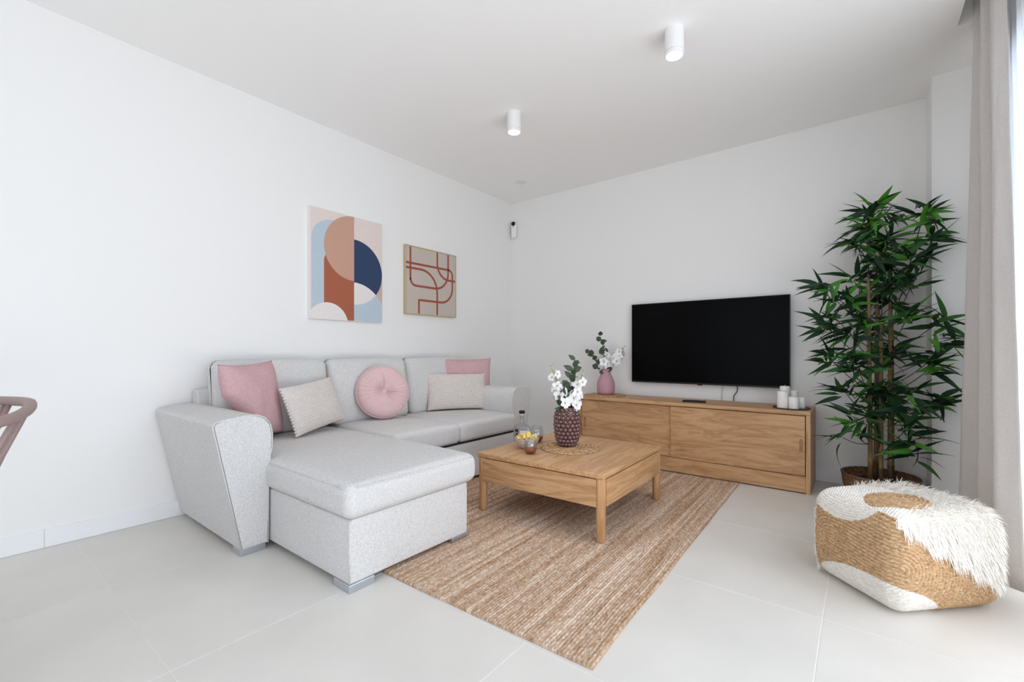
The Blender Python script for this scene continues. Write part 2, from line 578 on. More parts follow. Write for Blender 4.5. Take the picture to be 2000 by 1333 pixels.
struct('floor_terrace', box(XR + 0.12, 9.0, -8.0, 2.0, -0.12, -0.02), STONE, label='pale stone terrace outside the window')

# ================================================================== CURTAINS
def curtain(name, top, bot, ztop, zbot, mat, label, nz=40, nf=10, thick=0.0015, wob=0.006, seed=1):
    T = spline([Vector((*p, 0)) for p in top], nf)
    B = spline([Vector((*p, 0)) for p in bot], nf)
    bm = bmesh.new()
    rows = []
    for j in range(nz + 1):
        s = j / nz
        z = ztop + (zbot - ztop) * s
        e = s ** 1.3
        row = []
        for k in range(len(T)):
            p = T[k].lerp(B[k], e)
            d = noise.noise(Vector((k * 0.11, s * 5.0, seed))) * wob * (0.3 + s)
            d += noise.noise(Vector((k * 0.3, s * 14.0, seed + 9))) * wob * 0.35
            row.append(bm.verts.new((p.x + d, p.y + d * 0.6, z)))
        rows.append(row)
    for a, b in zip(rows, rows[1:]):
        for k in range(len(a) - 1):
            bm.faces.new((a[k], a[k + 1], b[k + 1], b[k]))
    o = obj(name, bm, mat, smooth=True, origin=(bot[0][0], bot[0][1], zbot))
    md = o.modifiers.new('cloth_thickness', 'SOLIDIFY'); md.thickness = thick; md.offset = 0
    o['label'] = label; o['category'] = 'curtain'
    return o
TOPC = [(3.640, -0.800), (3.560, -0.790), (3.545, -0.820), (3.605, -0.850), (3.625, -0.890), (3.560, -0.915), (3.550, -0.955), (3.612, -0.985), (3.622, -1.020), (3.565, -1.040), (3.562, -1.080), (3.600, -1.110)]
BOTC = [(3.650, -0.660), (3.545, -0.590), (3.508, -0.640), (3.580, -0.740), (3.625, -0.860), (3.560, -0.940), (3.525, -1.030), (3.590, -1.120), (3.610, -1.200), (3.560, -1.290), (3.518, -1.375), (3.590, -1.455)]
c = curtain('curtain', TOPC, BOTC, 2.735, 0.035, TAUPE, 'heavy taupe linen curtain gathered at the end of the window', seed=3, thick=0.002)
TOPS = [(3.650, -0.84), (3.665, -0.90), (3.640, -0.95), (3.665, -1.00), (3.640, -1.04), (3.660, -1.07), (3.630, -1.09), (3.655, -1.115), (3.625, -1.140)]
BOTS = [(3.670, -0.80), (3.645, -0.95), (3.680, -1.08), (3.640, -1.20), (3.670, -1.32), (3.625, -1.42), (3.600, -1.47), (3.625, -1.66), (3.640, -1.95)]
curtain('sheer_curtain', TOPS, BOTS, 2.735, 0.004, SHEER, 'thin white sheer curtain glowing behind the taupe curtain', seed=8, thick=0.0006, wob=0.004)
tr = obj('curtain_track', box(3.56, 3.70, YB + 0.3, SY - 0.005, 2.735, 2.7595, bev=0.004), WHITEP, origin=(3.63, -3.5, 2.745))
tag(tr, 'white double curtain track inside the ceiling recess', 'curtain track')

# ================================================================== SOFA
S = thing('corner_sofa', 'light grey fabric corner sofa with chaise and flared arms', 'sofa', (0.45, -2.03, 0))
def arm(yo_top, yo_bot, sgn):
    # profile in (y, z); sgn=+1: inner side towards +y
    pr = [(0, 0.03), (-0.115, 0.612), (-0.105, 0.628), (-0.06, 0.638), (0.02, 0.647), (0.07, 0.645), (0.105, 0.628), (0.128, 0.597), (0.138, 0.55), (0.136, 0.48), (0.124, 0.43), (0.120, 0.35), (0.118, 0.03)]
    poly = [(yo_bot + sgn * a, z) for a, z in pr]
    bm = bmesh.new()
    prism(bm, poly, lambda u, v, w_: Vector((w_ + 0.016, u, v)), 0.844)
    es = [e for e in bm.edges if (abs(e.verts[0].co.x - 0.86) < 1e-4 and abs(e.verts[1].co.x - 0.86) < 1e-4)]
    bmesh.ops.bevel(bm, geom=es, offset=0.006, segments=2, affect='EDGES')
    a_ = obj('armrest', bm, SOFA, S, smooth=True, auto=35)
    bm = bmesh.new()
    tube(bm, [(0.857, yo_bot + sgn * p, z) for p, z in pr[:8]], 0.0035, 6)
    obj('piping', bm, SOFA, a_, smooth=True)
    bm = bmesh.new()
    tube(bm, [(0.857, yo_bot + sgn * p, z) for p, z in pr[7:]], 0.0035, 6)
    obj('piping', bm, SOFA, a_, smooth=True)
arm(-3.225, -3.112, 1)
arm(-0.832, -0.947, -1)
# base plinths
obj('base', softbox(0.05, 0.872, -2.30, -1.068, 0.03, 0.285, 0.008, 4, 2), SOFA, S, smooth=True)
obj('shadow_gap', box(0.05, 0.855, -2.30, -1.068, 0.284, 0.300), DARKGAP, S)  # near-black strip paints in the shade between base and seat cushions
ch = obj('chaise_base', softbox(0.05, 1.53, -2.982, -2.318, 0.03, 0.284, 0.010, 6, 2), SOFA, S, smooth=True)
bm = bmesh.new(); tube(bm, [(1.528, -2.980, 0.034), (1.528, -2.980, 0.282)], 0.004, 6); obj('piping', bm, SOFA, ch, smooth=True)
def crown(amt, sink=0.0, wob=0.004, sd=0.0):
    def fn(p, hs):
        u, v = p.x / hs[0], p.y / hs[1]
        if p.z > -hs[2] * 0.5:
            t = (p.z / hs[2] + 0.5) / 1.5
            p = p + Vector((0, 0, t * (amt * (1 - u ** 4) * (1 - v ** 4) + wob * noise.noise(Vector((p.x * 5, p.y * 5, sd))))))
        side = 0.006 * (1 - (p.z / hs[2]) ** 2)
        return p + Vector((side * u ** 5, side * v ** 5, 0))
    return fn
cc = obj('chaise_cushion', softbox(0.10, 1.552, -3.000, -2.272, 0.282, 0.425, 0.042, 16, 6, crown(0.018, sd=1)), SOFA, S, smooth=True)
bm = bmesh.new()
xs = [0.88 + 0.63 * i / 20 for i in range(21)]
tube(bm, [(x, -2.995, 0.410) for x in xs], 0.003, 6)
obj('piping', bm, SOFA, cc, smooth=True)
bm = bmesh.new()
tube(bm, [(1.547, -2.96 + 0.65 * i / 20, 0.410) for i in range(21)], 0.003, 6)
obj('piping', bm, SOFA, cc, smooth=True)
bm = bmesh.new(); tube(bm, [(1.28, -3.004, 0.395), (1.28, -3.006, 0.30)], 0.002, 6); obj('seam', bm, SOFA, cc, smooth=True)
obj('seat_cushion', softbox(0.10, 0.885, -2.268, -1.712, 0.300, 0.437, 0.030, 12, 5, crown(0.020, sd=4)), SOFA, S, smooth=True)
obj('seat_cushion', softbox(0.10, 0.885, -1.708, -1.066, 0.300, 0.437, 0.030, 12, 5, crown(0.016, sd=6)), SOFA, S, smooth=True)
obj('back_frame', softbox(0.018, 0.10, -3.055, -1.005, 0.03, 0.725, 0.012, 4, 2), SOFA, S, smooth=True)
def back_cushion(y0, y1, sd):
    def fn(p, hs):
        u, v = p.y / hs[1], p.z / hs[2]
        if p.x > 0:
            p = p + Vector((0.035 * (1 - u ** 4) * (1 - v ** 2) + 0.004 * noise.noise(Vector((p.y * 6, p.z * 6, sd))), 0, 0))
        p = p + Vector((0, 0, 0.010 * (1 - u * u) * max(0, v)))
        # bottom corners tuck in, top leans back
        p = p + Vector((-0.065 * (v + 1) / 2 * (1 if p.x > 0 else 0.6), -0.010 * u * max(0, -v), 0))
        return p
    b_ = obj('back_cushion', softbox(0.105, 0.275, y0, y1, 0.435, 0.890, 0.045, 12, 6, fn), SOFA, S, smooth=True)
back_cushion(-3.005, -2.322, 1)
back_cushion(-2.312, -1.648, 2)
back_cushion(-1.638, -0.985, 3)
def foot(x0, x1, y0, y1, z0=0.0):
    obj('foot', box(x0, x1, y0, y1, z0, 0.032, bev=0.003), CHROME, S)
foot(0.77, 0.856, -3.115, -3.003)
foot(1.42, 1.535, -2.985, -2.87)
foot(1.42, 1.535, -2.43, -2.315, 0.0135)
foot(0.77, 0.84, -1.05, -0.955)
foot(0.06, 0.15, -3.09, -3.00)
foot(0.06, 0.15, -1.05, -0.96)

# ================================================================== CUSHIONS
def frame_rot(normal, tilt=0.0, roll=0.0):
    """local x = right, local y = back (away from viewer), local z = up; faces 'normal' in plan, leaning back by tilt"""
    n = Vector((normal[0], normal[1], 0)).normalized()
    right = Vector((-n.y, n.x, 0))
    up = Vector((0, 0, 1))
    M = Matrix((right, -n, up)).transposed()
    return (M @ Matrix.Rotation(-tilt, 3, 'X') @ Matrix.Rotation(roll, 3, 'Y')).to_euler()

def pillow_bm(w_, h_, t, n=36, m=None, pinch=0.06, fnz=None, post=None, p=2.8):
    m = m or n
    bm = bmesh.new()
    front, back = [], []
    for side in (-1, 1):
        G = []
        for j in range(m + 1):
            v = -1 + 2 * j / m
            row = []
            for i in range(n + 1):
                u = -1 + 2 * i / n
                edge = abs(u) == 1 or abs(v) == 1
                if edge and side == 1:
                    row.append(front[j][i]); continue
                x = u * w_ / 2 * (1 - pinch * (1 - v * v) * abs(u) ** 3)
                z = v * h_ / 2 * (1 - pinch * (1 - u * u) * abs(v) ** 3)
                th = (max(0, 1 - abs(u) ** p) * max(0, 1 - abs(v) ** p)) ** 0.55
                y = side * t / 2 * th
                if not edge and fnz: y += side * fnz(u, v, side)
                q = Vector((x, y, z))
                if post: q = post(q, u, v)
                row.append(bm.verts.new(q))
            G.append(row)
        if side == -1: front = G
        for j in range(m):
            for i in range(n):
                f = (G[j][i], G[j][i + 1], G[j + 1][i + 1], G[j + 1][i])
                if side == 1: f = f[::-1]
                try: bm.faces.new(f)
                except ValueError: pass
    return bm

def wrinkle(amp, s, sd):
    return lambda u, v, side: amp * noise.noise(Vector((u * s, v * s, sd + side)))

def square_pillow(name, label, loc, normal, tilt, roll, w_, h_, t, mat, sd, post=None, group=None):
    P = thing(name, label, 'cushion', loc, frame_rot(normal, tilt, roll), group)
    obj('cover', pillow_bm(w_, h_, t, 40, 40, 0.07, wrinkle(0.010, 2.2, sd), post), mat, P, smooth=True, local=True)
    return P

def knit_pillow(name, label, loc, normal, tilt, roll, w_, h_, t, mat, group=None):
    P = thing(name, label, 'cushion', loc, frame_rot(normal, tilt, roll), group)
    nu, nv = int(w_ / 0.0185), int(h_ / 0.0185)
    def fz(u, v, side):
        a = abs(math.sin((u + 1) / 2 * nu * PI)) ** 0.7 * abs(math.sin((v + 1) / 2 * nv * PI)) ** 0.7
        return 0.0065 * a - 0.002
    obj('cover', pillow_bm(w_, h_, t, nu * 4, nv * 4, 0.04, fz), mat, P, smooth=True, local=True)
    # bobbled side edges
    for s in (-1, 1):
        bm = bmesh.new()
        for j in range(nv):
            v = -1 + 2 * (j + 0.5) / nv
            x = s * w_ / 2 * (1 - 0.04 * (1 - v * v))
            z = v * h_ / 2
            bmesh.ops.create_icosphere(bm, subdivisions=1, radius=0.0085, matrix=Matrix.Translation((x, 0, z)))
        obj('bobble_edge', bm, mat, P, smooth=True, local=True)
    return P

def squash_left(q, u, v):
    k = max(0.0, -u) * max(0.0, 0.25 - v)
    return q + Vector((0.15 * k, -0.03 * k, 0))
square_pillow('pink_cushion', 'square dusty pink cushion leaning in the corner beside the near arm', (0.390, -2.875, 0.668), (0.92, 0.39), 0.16, -0.04, 0.37, 0.44, 0.16, PINK, 2.0, squash_left)
knit_pillow('knitted_cushion', 'cream waffle knit lumbar cushion in front of the left pink cushion', (0.420, -2.530, 0.612), (0.93, 0.36), 0.32, -0.10, 0.44, 0.30, 0.11, KNIT)
knit_pillow('knitted_cushion', 'wide cream waffle knit lumbar cushion by the far arm', (0.395, -1.255, 0.606), (0.90, -0.44), 0.26, 0.02, 0.52, 0.31, 0.12, KNIT)
square_pillow('pink_cushion', 'square dusty pink cushion behind the wide knit cushion at the far arm', (0.315, -1.075, 0.672), (0.84, -0.54), 0.12, 0.0, 0.49, 0.43, 0.16, PINK, 5.0)

def round_pillow():
    P = thing('round_cushion', 'round blush velvet cushion with centre button and pleats', 'cushion', (0.375, -1.990, 0.652), frame_rot((0.93, -0.37), 0.22, 0.0))
    R, T = 0.187, 0.13
    bm = bmesh.new()
    na, nr = 288, 26
    rings = {}
    random.seed(3)
    ph = [(random.uniform(14, 34), random.uniform(0, 6.28), random.uniform(0.4, 1)) for _ in range(5)]
    for side in (-1, 1):
        prev = None
        for j in range(1, nr + 1):
            r = j / nr
            ring = []
            for i in range(na):
                a = 2 * PI * i / na
                if j == nr and side == 1:
                    ring.append(rings['edge'][i]); continue
                h = (max(0, 1 - r ** 3.2)) ** 0.5 * (0.42 + 0.58 * min(1, (r / 0.42)) ** 1.1)
                pl = 0.6 - 1.3 * (1 - abs(math.sin(17 * a + 0.9 * math.sin(3 * a) + 0.5))) ** 2.2 * (0.55 + 0.45 * math.sin(2 * a + 2.2)) + 0.25 * sum(math.sin(int(k) * a + p0) * w0 for k, p0, w0 in ph) / 3
                am = 0.0080 * (r ** 1.2) * (1 - r ** 8) + 0.007 * math.exp(-((r - 0.25) / 0.2) ** 2)
                crease = -0.014 * math.exp(-(((a - PI / 2 - 0.03) / 0.05) ** 2)) * math.exp(-((r - 0.4) / 0.35) ** 2) - 0.010 * math.exp(-(((a - (2 * PI - 0.15)) / 0.045) ** 2)) * math.exp(-((r - 0.35) / 0.3) ** 2)
                y = side * (T / 2 * h + (pl * am + crease if j < nr else 0))
                rr = R * r * (1 + 0.008 * math.sin(5 * a + 1))
                ring.append(bm.verts.new((rr * math.cos(a), y, rr * math.sin(a))))
            if j == nr and side == -1: rings['edge'] = ring
            if prev is None:
                c_ = bm.verts.new((0, side * T / 2 * 0.40, 0))
                for i in range(na): bm.faces.new((c_, ring[i], ring[(i + 1) % na]))
            else:
                for i in range(na):
                    bm.faces.new((prev[i], ring[i], ring[(i + 1) % na], prev[(i + 1) % na]))
            prev = ring
    obj('cover', bm, VELVET, P, smooth=True, local=True)
    bm = bmesh.new()
    tube(bm, [(R * 1.008 * math.cos(2 * PI * i / 96), 0, R * 1.008 * math.sin(2 * PI * i / 96)) for i in range(96)], 0.0042, 6, closed=True)
    obj('piping', bm, VELVET, P, smooth=True, local=True)
    bm = bmesh.new()
    bmesh.ops.create_uvsphere(bm, u_segments=20, v_segments=12, radius=1)
    for v in bm.verts: v.co = Vector((v.co.x * 0.017, v.co.y * 0.009 - T / 2 * 0.46, v.co.z * 0.017))
    obj('button', bm, VELVET, P, smooth=True, local=True)
round_pillow()

# ================================================================== WALL ART
def art(name, label, y0, y1, z0, z1, depth, body_mat):
    A = thing(name, label, 'wall art', (0.0, (y0 + y1) / 2, z0))
    return A
def P2(y0, y1, z0, z1, X):
    return lambda u, v, w_: Vector((X + w_, y0 + u * (y1 - y0), z0 + v * (z1 - z0)))
def clip_poly(poly, a=0.0, b=1.0):
    def cut(ps, f, inter):
        out = []
        for i in range(len(ps)):
            p, q = ps[i - 1], ps[i]
            if f(q):
                if not f(p): out.append(inter(p, q))
                out.append(q)
            elif f(p): out.append(inter(p, q))
        return out
    for ax in (0, 1):
        for lim, sg in ((a, 1), (b, -1)):
            f = lambda p, ax=ax, lim=lim, sg=sg: sg * (p[ax] - lim) >= -1e-9
            def inter(p, q, ax=ax, lim=lim):
                t = (lim - p[ax]) / (q[ax] - p[ax])
                return (p[0] + t * (q[0] - p[0]), p[1] + t * (q[1] - p[1]))
            poly = cut(poly, f, inter)
            if not poly: return poly
    return poly
def arc(cx_, cy_, rx, ry, a0, a1, n=40):
    return [(cx_ + rx * math.cos(math.radians(a0 + (a1 - a0) * i / n)), cy_ + ry * math.sin(math.radians(a0 + (a1 - a0) * i / n))) for i in range(n + 1)]
y0, y1, z0, z1 = -2.354, -1.745, 1.178, 1.981
A1 = art('canvas_print', 'large canvas print of overlapping tan, navy and rust half circles', y0, y1, z0, z1, 0.03, None)
obj('canvas', box(0.001, 0.028, y0, y1, z0, z1, bev=0.003), flat('canvas_white', (0.80, 0.77, 0.75), 0.8), A1)
asp = (y1 - y0) / (z1 - z0)
def paint(name, rgb):
    return fabric(name, rgb, 0.04, 700, 0.1, 90)
C_BG, C_BLUE, C_TAN, C_RUST = paint('print_blush', (0.74, 0.645, 0.605)), paint('print_blue', (0.485, 0.565, 0.63)), paint('print_tan', (0.56, 0.335, 0.255)), paint('print_rust', (0.385, 0.125, 0.070))
C_NAVY, C_WHITE, C_ROSE = paint('print_navy', (0.038, 0.062, 0.125)), paint('print_white', (0.78, 0.73, 0.71)), paint('print_rose', (0.60, 0.43, 0.37))
layer = [0]
def shape(A, name, poly, mat, rect):
    poly = clip_poly(poly, 0.004, 0.996)
    layer[0] += 1
    bm = bmesh.new()
    prism(bm, poly, P2(*rect, 0.0282 + 0.00012 * layer[0]), 0.00011)
    obj(name, bm, mat, A)
R1 = (y0, y1, z0, z1)
sq = [(0, 0), (1, 0), (1, 1), (0, 1)]
shape(A1, 'blush_ground', sq, C_BG, R1)
shape(A1, 'blue_arch', [(0.02, 0.0), (0.02, 0.73)] + arc(0.29, 0.73, 0.27, 0.185, 180, 0, 40) + [(0.56, 0.0)], C_BLUE, R1)
shape(A1, 'rose_wedge', [(0.70, 0.10), (1.0, 0.10), (1.0, 0.415), (0.70, 0.415)], C_ROSE, R1)
shape(A1, 'blue_quarter', [(0.577, 0.0)] + arc(0.577, -0.06, 0.505, 0.432, 90, 0, 40), C_BLUE, R1)
ry = 0.312; rx = 0.416
shape(A1, 'navy_half_circle', arc(0.577, 0.472, rx, ry, -90, 90, 60), C_NAVY, R1)
# lens where navy disc and blue quarter overlap
lens = []
inA = lambda p: ((p[0] - 0.577) / 0.505) ** 2 + ((p[1] + 0.06) / 0.432) ** 2 <= 1.0001
inB = lambda p: ((p[0] - 0.577) / rx) ** 2 + ((p[1] - 0.472) / ry) ** 2 <= 1.0001
top_arc = [p for p in arc(0.577, -0.06, 0.505, 0.432, 90, 0, 160) if inB(p)]
bot_arc = [p for p in arc(0.577, 0.472, rx, ry, -90, 90, 160) if inA(p)]
shape(A1, 'white_lens', top_arc + bot_arc[::-1], C_WHITE, R1)
shape(A1, 'rust_block', [(0.176, 0.0), (0.577, 0.0), (0.577, 0.60), (0.20, 0.60), (0.176, 0.55)], C_RUST, R1)
shape(A1, 'tan_half_circle', arc(0.577, 0.69, 0.403, 0.307, 90, 270, 60), C_TAN, R1)
shape(A1, 'white_half_circle', arc(0.225, -0.05, 0.27, 0.208, 0, 180, 50), C_WHITE, R1)

y0, y1, z0, z1 = -1.513, -0.904, 1.269, 1.865
A2 = art('framed_print', 'smaller square gold framed print with looping rust lines', y0, y1, z0, z1, 0.03, None)
obj('backing', box(0.001, 0.026, y0 + 0.006, y1 - 0.006, z0 + 0.006, z1 - 0.006), paint('print_stone', (0.545, 0.475, 0.42)), A2)
for (a, b, c0, c1) in ((y0, y0 + 0.007, z0, z1), (y1 - 0.007, y1, z0, z1), (y0 + 0.007, y1 - 0.007, z0, z0 + 0.007), (y0 + 0.007, y1 - 0.007, z1 - 0.007, z1)):
    obj('frame_strip', box(0.001, 0.032, a, b, c0, c1, bev=0.001, seg=1), GOLD, A2)
C_LINE = paint('print_line_rust', (0.335, 0.095, 0.060))
def line_strip(pts, n=10):
    q = spline([Vector((p[0], p[1], 0)) for p in pts], n)
    f = P2(y0, y1, z0, z1, 0.0261)
    hw = 0.0165
    L_, R_ = [], []
    for i, p in enumerate(q):
        t = (q[min(i + 1, len(q) - 1)] - q[max(i - 1, 0)]).normalized()
        nn = Vector((-t.y, t.x, 0)) * hw
        L_.append((p + nn)); R_.append((p - nn))
    layer[0] += 1
    bm = bmesh.new()
    w1 = 0.00015 + 0.00004 * (layer[0] % 8)
    lv = [bm.verts.new(f(p.x, p.y, w1)) for p in L_]; rv = [bm.verts.new(f(p.x, p.y, w1)) for p in R_]
    lb = [bm.verts.new(f(p.x, p.y, 0)) for p in L_]; rb = [bm.verts.new(f(p.x, p.y, 0)) for p in R_]
    for i in range(len(q) - 1):
        bm.faces.new((lv[i], rv[i], rv[i + 1], lv[i + 1]))
        bm.faces.new((lv[i], lv[i + 1], lb[i + 1], lb[i]))
        bm.faces.new((rv[i], rb[i], rb[i + 1], rv[i + 1]))
    bm.faces.new((lv[0], lb[0], rb[0], rv[0])); bm.faces.new((lv[-1], rv[-1], rb[-1], lb[-1]))
    obj('rust_line', bm, C_LINE, A2)
def circ(cx_, cy_, r, a0, a1, n=6): return arc(cx_, cy_, r, r, a0, a1, n)
line_strip([(0.095, 0.985), (0.095, 0.75), (0.095, 0.53)] + circ(0.195, 0.525, 0.10, 185, 265) + [(0.28, 0.424), (0.40, 0.424), (0.53, 0.424)] + circ(0.565, 0.69, 0.265, -84, -5, 7) + [(0.83, 0.76), (0.83, 0.88), (0.83, 0.985)])
line_strip([(0.018, 0.747), (0.2, 0.747), (0.5, 0.747), (0.80, 0.747)] + circ(0.83, 0.657, 0.09, 85, 5, 5) + [(0.92, 0.60), (0.92, 0.50)] + circ(0.68, 0.46, 0.24, -3, -86, 7) + [(0.62, 0.220), (0.45, 0.220), (0.252, 0.220)])
line_strip([(0.250, 0.232), (0.250, 0.12), (0.250, 0.018)])
line_strip([(0.018, 0.677), (0.10, 0.677), (0.24, 0.677)] + circ(0.285, 0.36, 0.317, 86, 6, 8) + [(0.604, 0.33), (0.604, 0.20), (0.604, 0.018)])
line_strip([(0.606, 0.985), (0.606, 0.90), (0.606, 0.82)] + circ(0.84, 0.815, 0.234, 183, 262, 7) + [(0.88, 0.581), (0.982, 0.581)])

# ================================================================== RUG
rg = thing('jute_rug', 'large woven natural jute rug under the coffee table', 'rug', (1.645, -1.640, 0), (0, 0, math.radians(1.35)))
W2, L2 = 0.80, 1.155
nc, nl = 134, 230
bm = bmesh.new()
rows = []
cols = []
for i in range(nc):
    for k in range(4):
        cols.append((i + k / 4, k))
cols.append((nc, 0))
for j in range(nl * 1 + 1):
    row = []
    for (ci, k) in cols:
        u = -W2 + 2 * W2 * ci / nc
        v = -L2 + 2 * L2 * j / nl
        ed = 0.006 * noise.noise(Vector((v * 3, 3.1 if u > 0 else 8.2, 0))) * abs(u / W2) ** 6
        ed2 = 0.006 * noise.noise(Vector((u * 3, 1.3 if v > 0 else 6.2, 0))) * abs(v / L2) ** 6
        z = 0.0072 + (0.0042 * math.sin(PI * k / 4)) + (0.0012 if (j + int(ci)) % 2 else 0)
        row.append(bm.verts.new((u + ed, v + ed2, z)))
    rows.append(row)
for a, b in zip(rows, rows[1:]):
    for k in range(len(a) - 1): bm.faces.new((a[k], a[k + 1], b[k + 1], b[k]))
# skirt to the floor
ring = rows[0] + [r[-1] for r in rows[1:]] + rows[-1][-2::-1] + [r[0] for r in rows[-2:0:-1]]
low = [bm.verts.new((v.co.x, v.co.y, 0.0005)) for v in ring]
for i in range(len(ring)):
    j = (i + 1) % len(ring)
    bm.faces.new((ring[i], low[i], low[j], ring[j]))
obj('weave', bm, RUG, rg, smooth=True, local=True)

# ================================================================== COFFEE TABLE
T = thing('coffee_table', 'square low oak coffee table with round corner legs', 'table', (1.708, -1.578, 0.012), (0, 0, math.radians(1.0)))
hx, hy = 0.405, 0.420
obj('tabletop', softbox(-hx, hx, -hy, hy, 0.310, 0.336, 0.004, 4, 2), OAKY, T, smooth=True, local=True, auto=40)
for sy in (-1, 1):
    obj('apron', box(-hx + 0.04, hx - 0.04, sy * (hy - 0.012) - 0.010, sy * (hy - 0.012) + 0.010, 0.170, 0.306), OAKX, T, local=True)
for sx in (-1, 1):
    obj('apron', box(sx * (hx - 0.012) - 0.010, sx * (hx - 0.012) + 0.010, -hy + 0.04, hy - 0.04, 0.170, 0.306), OAKY, T, local=True)
for sx in (-1, 1):
    for sy in (-1, 1):
        bm = bmesh.new()
        lathe(bm, [(0.020, 0.0), (0.023, 0.004), (0.0245, 0.30), (0.0245, 0.3095)], 24, (sx * (hx - 0.025), sy * (hy - 0.025), 0))
        obj('leg', bm, OAKZ, T, smooth=True, local=True, auto=40)
TT = 0.348   # table top height in the room

def mat_round(name, label, c, r, turns):
    M = thing(name, label, 'placemat', c)
    bm = bmesh.new()
    seg = 200
    prof = [(0.004, 0.0), (r - 0.004, 0.0)]
    rr = []
    k = turns
    for i in range(k * 4 + 1):
        t = i / (k * 4)
        rr.append((r * (1 - t) + 0.002 * t, 0.004 + 0.003 * abs(math.sin(t * k * PI))))
    lathe(bm, prof + rr, seg, (0, 0, 0), True, True)
    for v in bm.verts:
        if v.co.z > 0.003: v.co.z += 0.0032 * noise.noise(v.co * 120)
    obj('braid', bm, SEAGRASS, M, smooth=True, local=True)
    return M
mat_round('round_placemat', 'round braided seagrass mat under the bubble vase on the coffee table', (1.690, -1.575, TT), 0.182, 9)

# big bubble vase
V = thing('bubble_vase', 'mauve brown bubble glass vase on the coffee table', 'vase', (1.650, -1.545, TT + 0.0085))
prof = [(0.042, 0.0), (0.055, 0.02), (0.068, 0.07), (0.0735, 0.13), (0.071, 0.19), (0.062, 0.220), (0.050, 0.240), (0.045, 0.240), (0.056, 0.218), (0.065, 0.185), (0.067, 0.13), (0.061, 0.07), (0.048, 0.02)]
bm = bmesh.new(); lathe(bm, prof, 40); obj('vase_body', bm, BUBBLE, V, smooth=True, local=True)
bm = bmesh.new(); bmesh.ops.create_icosphere(bm, subdivisions=2, radius=1.0)
bob = obj('bubble', bm, BUBBLE, V, smooth=True, local=True)
def prof_r(z):
    for (r0, a), (r1, b) in zip(prof[:7], prof[1:8]):
        if a <= z <= b and b > a: return r0 + (r1 - r0) * (z - a) / (b - a)
    return 0.05
first = True
nrow = 10
for j in range(nrow):
    z = 0.014 + j * 0.0235
    r = prof_r(z)
    cnt = 16 if j < 8 else 14
    for i in range(cnt):
        a = 2 * PI * (i + 0.5 * (j % 2)) / cnt
        o = bob if first else bob.copy()
        if not first:
            COL.objects.link(o); o.parent = V
        first = False
        o.location = (r * math.cos(a), r * math.sin(a), z)
        sc = 0.0150 if j < 8 else 0.0130
        sc *= (0.93 + 0.14 * math.sin(i * 5.3 + j * 3.1) ** 2) * (0.82 if j == 0 else 1)
        o.scale = (sc, sc, sc)

# small pink vase on the cabinet
CT = 0.546
mat_round('round_placemat', 'flat round woven mat under the pink vase on the sideboard', (1.262, -0.237, CT), 0.185, 9)
V2 = thing('pink_vase', 'small matt pink ceramic vase with narrow neck on the sideboard', 'vase', (1.262, -0.215, CT + 0.0085))
bm = bmesh.new()
lathe(bm, [(0.062, 0.0), (0.075, 0.008), (0.081, 0.035), (0.081, 0.085), (0.077, 0.115), (0.064, 0.148), (0.048, 0.180), (0.038, 0.210), (0.037, 0.232), (0.033, 0.232), (0.033, 0.210), (0.041, 0.18)], 40, cap1=True)
obj('vase_body', bm, VASEP, V2, smooth=True, local=True)

# ------------------------------------------------------------------ flowers
def petal_ring(bm, c, normal, size, npet=5, sd=0):
    n = Vector(normal).normalized()
    a = n.orthogonal().normalized()
    b = n.cross(a)
    rnd = random.Random(sd)
    off = rnd.uniform(0, 6.28)
    for k in range(npet):
        th = off + 2 * PI * k / npet + rnd.uniform(-.1, .1)
        d = (a * math.cos(th) + b * math.sin(th)).normalized()
        s = n.cross(d)
        L_ = size * rnd.uniform(0.85, 1.1); wd = L_ * 0.42
        pts = [(0.05, 0.10, 0.0), (0.45, 1.0, 0.16), (0.8, 0.85, 0.18), (1.0, 0.30, 0.08)]
        lf, rt, md = [], [], []
        for (t, ww, h) in pts:
            base = Vector(c) + d * L_ * t + n * L_ * (h + 0.12)
            md.append(bm.verts.new(base - n * L_ * 0.10))
            lf.append(bm.verts.new(base + s * wd * ww)); rt.append(bm.verts.new(base - s * wd * ww))
        for i in range(3):
            bm.faces.new((md[i], md[i + 1], lf[i + 1], lf[i])); bm.faces.new((md[i], rt[i], rt[i + 1], md[i + 1]))
        tip = bm.verts.new(Vector(c) + d * L_ * 1.06 + n * L_ * 0.16)
        bm.faces.new((md[3], tip, lf[3])); bm.faces.new((md[3], rt[3], tip))

